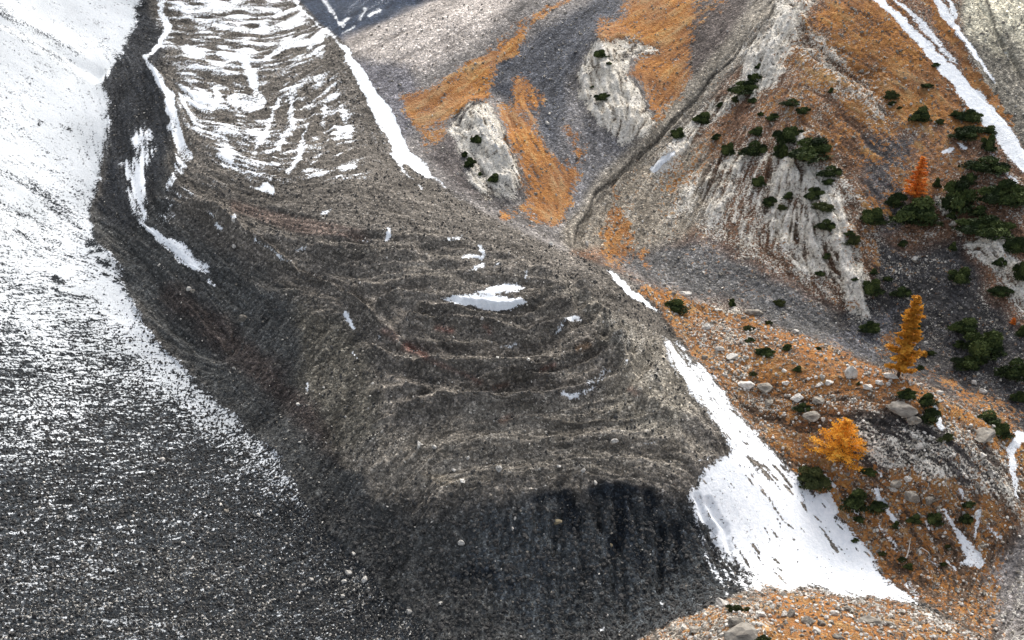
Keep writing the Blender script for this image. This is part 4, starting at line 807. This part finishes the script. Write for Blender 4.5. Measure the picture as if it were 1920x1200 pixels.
# ------------------------------------------------------------------ plants
def leaf_faces(P0, N0, size, rs):
    """many small needle-tuft triangles/quads centred on P0, facing roughly along N0"""
    n = len(P0); t = np.cross(N0, rs.normal(0, 1, (n, 3))); t /= np.linalg.norm(t, axis=1, keepdims=True) + 1e-9; b = np.cross(N0, t)
    s = size * rs.uniform(.6, 1.4, n)[:, None]
    v = np.stack([P0 - t * s * .5, P0 + t * s * .5, P0 + b * s * 1.1 + N0 * s * .25], 1).reshape(-1, 3)
    return v, np.arange(n * 3).reshape(-1, 3)
def set_leafv(me, vals):
    at = me.attributes.new('leafv', 'FLOAT', 'POINT'); at.data.foreach_set('value', vals.astype(np.float32))
def pine_shrub_mesh(seed, mat):
    rs = np.random.default_rng(seed); lobes = []
    for i in range(rs.integers(11, 17)):
        a = rs.uniform(0, 6.28); r = rs.uniform(0, .40) ** .9; lobes.append((r * math.cos(a), r * math.sin(a) * 1.0, rs.uniform(.10, .42) * (1 - r * .9), rs.uniform(.09, .19)))
    Ps, Ns, Vs = [], [], []
    for lx, ly, lz, lr in lobes:
        n = 330; d = rs.normal(0, 1, (n, 3)); d /= np.linalg.norm(d, axis=1, keepdims=True); d[:, 2] = np.abs(d[:, 2]) * 1.0 - .25
        q = np.array([lx, ly, lz]) + d * lr * rs.uniform(.7, 1.12, n)[:, None] * np.array([1, 1, .8]); Ps.append(q)
        nn_ = d + rs.normal(0, .5, (n, 3)); nn_ /= np.linalg.norm(nn_, axis=1, keepdims=True); Ns.append(nn_); Vs.append(np.full(n, rs.uniform(.1, .8)) + rs.uniform(-.2, .3, n))
    n = 900; a = rs.uniform(0, 6.28, n); r = .46 * np.sqrt(rs.random(n)) * (1 + .18 * np.sin(a * 3 + seed) + .1 * np.sin(a * 7)); Ps.append(np.stack([r * np.cos(a), r * np.sin(a), rs.uniform(0, .16, n) * (1.2 - r * 1.6)], 1))
    nn_ = rs.normal(0, .6, (n, 3)) + np.array([0, 0, 1]); nn_ /= np.linalg.norm(nn_, axis=1, keepdims=True); Ns.append(nn_); Vs.append(rs.uniform(0, .6, n))
    v, f = leaf_faces(np.concatenate(Ps), np.concatenate(Ns), .055, rs); me = mesh_np('pine_shrub', v, f); set_leafv(me, np.repeat(np.concatenate(Vs), 3)); me.materials.append(mat); return me
def stem_mesh(seed):
    bm = bmesh.new(); rr = random.Random(seed)
    for i in range(6):
        a = rr.uniform(0, 6.28); p = Vector((0, 0, -.1))
        for k in range(3):
            q = p + Vector((math.cos(a) * .11, math.sin(a) * .11, .07)); r0 = .022 - .006 * k
            vs = [[bm.verts.new(c + Vector((math.cos(t) * r0 * (1 if c is p else .75), math.sin(t) * r0 * (1 if c is p else .75), 0))) for t in (0, 2.1, 4.2)] for c in (p, q)]
            for e in range(3): bm.faces.new((vs[0][e], vs[0][(e + 1) % 3], vs[1][(e + 1) % 3], vs[1][e]))
            p = q; a += rr.uniform(-.4, .4)
    me = bpy.data.meshes.new('stems'); bm.to_mesh(me); bm.free(); me.materials.append(M_BARK); return me
SH = [pine_shrub_mesh(20 + i, M_PINE) for i in range(8)]; SO = [pine_shrub_mesh(60 + i, M_OLIVE) for i in range(3)]; STEM = stem_mesh(4)
NSH = [0]
def shrub(px, py, w_, h_, label, olive=False):
    p, dep, n = ground(px, py + h_ * .30); W = w_ * dep / F; H = max(h_ * dep / F, W * .32); k = NSH[0]; NSH[0] += 1
    e = bpy.data.objects.new('dwarf_pine', None); COL.objects.link(e); e.location = (p[0], p[1], p[2] - .15); e.rotation_euler = (0, 0, random.uniform(-.35, .35) + (math.pi if k % 2 else 0)); e.empty_display_size = .3
    g_ = 1.14 if w_ >= 50 and px > 1700 else 1.0; e.scale = (W * 1.04 * g_, max(W * .62, H * .95) * g_, H * 1.75 * g_)
    tag(e, label, 'shrub', 'dwarf pines on the slopes')
    for nm, me in (('crown', (SO if olive else SH)[k % (3 if olive else 8)]), ('stem', STEM)):
        c = bpy.data.objects.new(nm, me); COL.objects.link(c); c.parent = e
SHR = [
(1125,100,30,15,'dark dwarf pine at the top of the farthest white knob'),(1140,115,13,7,'tiny dwarf pine just under the topmost knob shrub'),(1131,182,30,15,'dwarf pine in the middle of the farthest white knob'),(1109,160,9,6,'tiny dwarf pine on the left edge of the farthest white knob'),
(893,262,23,18,'dark dwarf pine high on the nearer white knob'),(883,302,28,22,'dwarf pine left of centre on the nearer white knob'),(868,288,13,12,'small dwarf pine left above another on the nearer white knob'),(926,334,28,18,'dwarf pine low on the nearer white knob'),(900,323,9,8,'tiny dwarf pine between two others on the nearer knob'),
(1420,122,17,12,'small dwarf pine topmost on the white crest of the big hill'),(1415,145,24,20,'round dwarf pine at the top of the crest clump'),(1395,163,60,26,'long dark dwarf pine clump on the white crest of the hill'),(1408,188,20,13,'small dwarf pine right below the crest clump'),(1376,186,16,14,'olive dwarf pine left below the crest clump',1),(1351,193,18,11,'flat little dwarf pine on the crest left of the olive one'),
(1317,218,42,22,'elongated dwarf pine lying along the white crest by the gully'),(1275,247,34,20,'dwarf pine lowest along the crest beside the gully'),(1483,190,42,15,'flat dwarf pine on the brown slope right of the crest'),(1507,207,28,15,'dwarf pine right below the flat slope one'),(1448,217,28,15,'dwarf pine in the middle slope left of two others'),(1424,213,12,9,'tiny dwarf pine beside the middle slope one'),
(1556,168,15,11,'tiny dwarf pine alone high on the hillside'),(1343,253,20,13,'small dwarf pine alone between gully crest and slope'),(1418,244,32,17,'dwarf pine just above the left pair of the hill clump'),(1365,278,32,24,'leftmost dwarf pine of the big hill clump'),(1408,277,54,34,'broad dwarf pine left in the big hill clump'),(1477,250,58,34,'tall dwarf pine at the top of the big hill clump'),
(1525,279,104,40,'largest wide dwarf pine of the big hill clump'),(1460,278,26,38,'narrow dwarf pine joined under the tall one of the hill clump'),(1671,178,28,18,'olive dwarf pine high on the right of the hill',1),(1668,193,18,8,'tiny dwarf pine under the olive one high on the hill'),(1725,211,48,30,'round dark dwarf pine high on the right of the hill'),(1763,227,17,12,'small olive dwarf pine right of the round dark one',1),
(1687,198,10,7,'tiny dwarf pine left of the round dark one'),(1737,158,22,9,'flat small dwarf pine near the upper snow strip'),(1752,118,18,8,'tiny dwarf pine at the edge of the upper snow strip'),(1818,214,48,26,'dwarf pine topmost beside the snow strip on the right'),(1790,212,22,12,'small dwarf pine touching the left of the topmost strip one'),(1808,246,62,22,'wide flat dwarf pine beside the snow strip'),
(1852,241,32,16,'dwarf pine reaching into the snow strip'),(1853,268,30,32,'dwarf pine hanging down along the snow strip'),(1555,320,50,24,'dwarf pine with a flat top right of the white rock face'),(1555,339,26,13,'small dwarf pine just under the flat topped one'),(1527,362,40,26,'round dwarf pine on the upper white rock face'),(1546,383,42,17,'olive dwarf pine under the round one on the rock face',1),
(1478,366,28,14,'dwarf pine on the left upper part of the rock face'),(1440,377,28,22,'round dwarf pine on the left of the rock face'),(1464,388,20,11,'small olive dwarf pine low left on the rock face',1),(1423,341,32,20,'ragged dwarf pine above the rock face'),(1845,307,74,28,'long dwarf pine ending at the snow strip'),(1813,335,28,26,'dwarf pine on top of the right hand thicket'),
(1795,370,60,58,'big dark dwarf pine forming the left of the right hand thicket'),(1885,362,84,46,'big dwarf pine forming the right of the right hand thicket'),(1752,340,17,20,'small upright dwarf pine right of the orange larch'),(1676,372,38,30,'round dwarf pine left under the orange larch'),(1720,396,92,46,'very dark broad dwarf pine directly under the orange larch'),(1639,405,52,32,'dwarf pine lowest left of the orange larch group'),
(1547,418,38,24,'dwarf pine in the middle of the white rock face'),(1594,446,32,24,'olive dwarf pine at the right border of the rock face',1),(1594,435,20,12,'small dark dwarf pine on top of the border olive one'),(1850,423,90,36,'long dark dwarf pine under the right hand thicket'),(1832,391,44,20,'dwarf pine linking the thicket to the long one below'),(1900,457,48,34,'dwarf pine beside the pale outcrop at the right edge'),
(1784,461,16,18,'narrow dwarf pine left of the pale right outcrop'),(1802,513,50,24,'dwarf pine under the pale right outcrop'),(1872,487,26,20,'ragged dwarf pine on the pale right outcrop'),(1913,505,28,42,'dwarf pine at the frame edge beside the pale outcrop'),(1550,480,20,12,'tiny dwarf pine in the middle of the lower rock face'),(1536,512,20,11,'small dwarf pine at the left low border of the rock face'),
(1638,507,18,13,'small dwarf pine on the dark scree right of the rock face'),(1688,455,18,14,'tiny dwarf pine under the very dark broad one'),(1785,403,20,16,'small dwarf pine under the big left thicket one'),(1638,538,42,32,'round dwarf pine on dark scree right of the rock face tip'),(1685,543,40,22,'dwarf pine just above the top of the tall larch'),(1662,519,18,9,'tiny dwarf pine between two scree ones'),
(1600,522,13,9,'tiny dwarf pine on the right border of the rock face'),(1630,612,42,24,'dwarf pine under the tip of the white rock face'),(1717,613,24,22,'dwarf pine right behind the tall larch'),(1873,543,46,20,'dwarf pine on the slope under the right outcrop'),(1808,610,56,28,'upper dwarf pine of the dark thicket right of the larch'),(1850,645,80,44,'middle dwarf pine of the dark thicket right of the larch'),
(1897,690,56,42,'lowest right dwarf pine of the thicket right of the larch'),(1817,677,58,24,'flat lower left dwarf pine of the thicket right of the larch'),(1797,643,26,14,'small left dwarf pine of the thicket right of the larch'),(1910,738,36,22,'dwarf pine at the frame edge below the larch thicket'),(1914,620,22,24,'dwarf pine at the frame edge above the larch thicket'),(1460,565,24,14,'olive dwarf pine alone on the grey scree',1),
(1266,571,56,25,'large dwarf pine at the left tip of the orange ridge'),(1372,566,14,16,'small ragged dwarf pine on the upper ridge crest'),(1400,615,25,13,'olive dwarf pine on the upper left of the ridge',1),(1442,603,13,11,'tiny dwarf pine on the crest of the upper ridge'),(1405,636,20,9,'flat tiny dwarf pine under the olive ridge one'),(1432,658,36,18,'round dwarf pine in the upper middle of the ridge'),
(1472,650,29,15,'dwarf pine right of the round one on the upper ridge'),(1533,653,15,9,'tiny dwarf pine close to the ridge crest'),(1493,690,20,13,'small dwarf pine in the middle of the ridge meadow'),(1408,700,15,10,'bright little dwarf pine near the snow strip',1),(1610,717,12,7,'tiny dwarf pine between white boulders on the meadow'),(1745,660,17,10,'small dwarf pine on the dark gravel right of the larch foot'),
(1727,688,15,10,'tiny dwarf pine below the gravel one right of the larch'),(1700,735,36,24,'left dwarf pine of the clump above the layered rock'),(1737,746,46,28,'top right dwarf pine of the clump above the layered rock'),(1743,776,34,34,'lower dwarf pine of the clump beside the layered rock'),(1850,784,60,24,'dwarf pine above the big smooth boulder'),(1878,804,44,30,'dwarf pine hanging right of the big smooth boulder'),
(1503,761,35,18,'round dwarf pine above the golden larch'),(1770,818,30,16,'olive low dwarf pine on the dark gravel',1),(1523,893,64,46,'large olive dwarf pine at the edge of the snow fan',1),(1630,881,28,17,'dwarf pine on the orange slope under the golden larch'),(1600,930,60,48,'tall dark dwarf pine right of the snow fan'),(1640,948,38,26,'right hand neighbour of the tall dark dwarf pine by the fan'),
(1712,973,34,18,'left dwarf pine of the pair on the lower orange slope'),(1753,971,36,24,'right dwarf pine of the pair on the lower orange slope'),(1808,966,28,22,'dwarf pine beside the narrow snow tongue'),(1815,943,27,12,'flat dwarf pine above the one by the narrow snow tongue'),(1600,1013,15,9,'tiny dwarf pine standing in the snow fan'),(1608,968,21,14,'small dwarf pine under the tall dark one by the fan'),
(1678,982,17,18,'small dwarf pine under the thin snow streak'),(1690,1045,17,12,'small dwarf pine at the foot of the dead branch'),(1700,1060,22,13,'dwarf pine below the dead branch'),(1655,1035,15,10,'olive small dwarf pine at the right border of the fan',1),(1776,1023,15,12,'small olive dwarf pine left of the wide snow patch',1),(1768,1056,13,9,'tiny dwarf pine under the wide snow patch'),
(1380,1140,42,20,'dwarf pine behind the grey boulders of the knoll',1),(1420,1196,38,16,'dwarf pine cut by the bottom edge on the knoll',1),(1553,1198,16,7,'tiny dwarf pine at the bottom edge right on the knoll')]
for s_ in SHR: shrub(*s_[:5], olive=len(s_) > 5)
def tube(bm, pts, rad, n=6):
    rings = []
    for k, (p, r_) in enumerate(zip(pts, rad)):
        d = (pts[min(k + 1, len(pts) - 1)] - pts[max(k - 1, 0)]).normalized(); u = d.orthogonal().normalized(); v = d.cross(u)
        rings.append([bm.verts.new(p + (u * math.cos(t * 6.2832 / n) + v * math.sin(t * 6.2832 / n)) * r_) for t in range(n)])
    for a, b in zip(rings, rings[1:]):
        for e in range(n): bm.faces.new((a[e], a[(e + 1) % n], b[(e + 1) % n], b[e]))
    bm.faces.new(rings[-1]); bm.faces.new(rings[0][::-1])
def larch(px, py, hpx, wpx, mat, label, seed, dens=1.0, top=.0, nb=64, ragged=.2, power=.85, base=.06):
    p, dep, n = ground(px, py); H = hpx * dep / F / CP * 1.0; Wd = wpx * dep / F * .5; rs = np.random.default_rng(seed); rr = random.Random(seed)
    e = bpy.data.objects.new('larch_tree', None); COL.objects.link(e); e.location = (p[0], p[1], p[2] - .1); tag(e, label, 'larch tree')
    bm = bmesh.new(); pts = [Vector((math.sin(k * .8) * .02 * H * (k / 9) * .5, math.cos(k * 1.1) * .008 * H, H * k / 9)) for k in range(10)]
    tube(bm, pts, [H * .018 * (1 - k / 9) + .015 for k in range(10)], 8); me = bpy.data.meshes.new('trunk'); bm.to_mesh(me); bm.free(); me.materials.append(M_BARK)
    t = bpy.data.objects.new('trunk', me); COL.objects.link(t); t.parent = e
    bm = bmesh.new(); Ps, Ns, Vs = [], [], []
    for k in range(nb):
        f = base + (1 - base - .02) * (k / nb) ** .95; a = k * 2.399 + rr.uniform(-.4, .4); L = Wd * ((1 - f) ** power) * rr.uniform(1 - ragged, 1 + ragged * .4) + .12
        b0 = Vector((0, 0, H * f)); q = [b0]; drop = rr.uniform(-.16, -.02)
        for s in range(1, 6):
            u = s / 5; q.append(b0 + Vector((math.cos(a) * L * u, math.sin(a) * L * u, L * (drop * u + .22 * u * u * u))))
        tube(bm, q, [max(.02, .05 * L * .3 * (1 - s / 5.5)) for s in range(6)], 4)
        m = int(dens * 190 * (L / Wd + .12)); u = rs.random(m) ** .75; pos = np.array([[math.cos(a) * L * x, math.sin(a) * L * x, L * (drop * x + .22 * x ** 3)] for x in u]) + np.array(b0)
        sp = (.07 + .11 * L * (1 - .5 * u))[:, None]; off = rs.normal(0, 1, (m, 3)) * sp * np.array([1, 1, .22]); pos += off
        nn_ = rs.normal(0, .7, (m, 3)) + np.array([0, 0, .8]); nn_ /= np.linalg.norm(nn_, axis=1, keepdims=True); Ps.append(pos); Ns.append(nn_); Vs.append(np.clip(rr.uniform(.05, .8) + rs.uniform(-.2, .3, m), 0, 1))
    me = bpy.data.meshes.new('branches'); bm.to_mesh(me); bm.free(); me.materials.append(M_BARK); o = bpy.data.objects.new('branches', me); COL.objects.link(o); o.parent = e
    v, f = leaf_faces(np.concatenate(Ps), np.concatenate(Ns), .020 * H + .06, rs); me = mesh_np('crown', v, f); set_leafv(me, np.repeat(np.concatenate(Vs), 3)); me.materials.append(mat)
    o = bpy.data.objects.new('crown', me); COL.objects.link(o); o.parent = e
larch(1684,706,156,64,M_LT,'tall slender ochre larch standing on the crest of the orange ridge',3,.9,nb=66,ragged=.5,power=.62,base=.10)
larch(1570,857,82,120,M_LY,'broad bright golden larch above the snow fan',5,1.15,nb=58,ragged=.35,power=.8,base=.03)
larch(1714,370,72,54,M_LO,'bright orange conical larch on the hillside among dark pines',8,1.1,nb=52,ragged=.35,power=.8,base=.05)
larch(1896,607,12,10,M_LO,'tiny orange larch seedling above the thicket at the right',11,1,nb=20)
larch(1731,667,11,13,M_LT,'tiny ochre larch seedling beside the small gravel pine',12,1,nb=20)
# dead branch on the orange slope
p, dep, n = ground(1697, 1040); sc_ = dep / F
bm = bmesh.new(); o3 = Vector(p) + Vector((0, 0, .25))
def scr(dx, dy, up=0): return Vector(ground(1690 + dx, 1055 + dy)[0]) + Vector((0, 0, .2 + up))
tube(bm, [scr(-2, -1), scr(8, -8, .1), scr(13, -22, .35), scr(14, -42, .6)], [.16, .14, .1, .04], 6)
tube(bm, [scr(28, -22), scr(36, -26, .3), scr(46, -18, .3), scr(56, -8, .1)], [.06, .1, .08, .04], 6)
me = bpy.data.meshes.new('dead_branch'); bm.to_mesh(me); bm.free(); me.materials.append(M_DEAD)
o = bpy.data.objects.new('dead_branch', me); COL.objects.link(o); tag(o, 'bleached dead branch lying forked on the lower orange slope', 'dead branch')
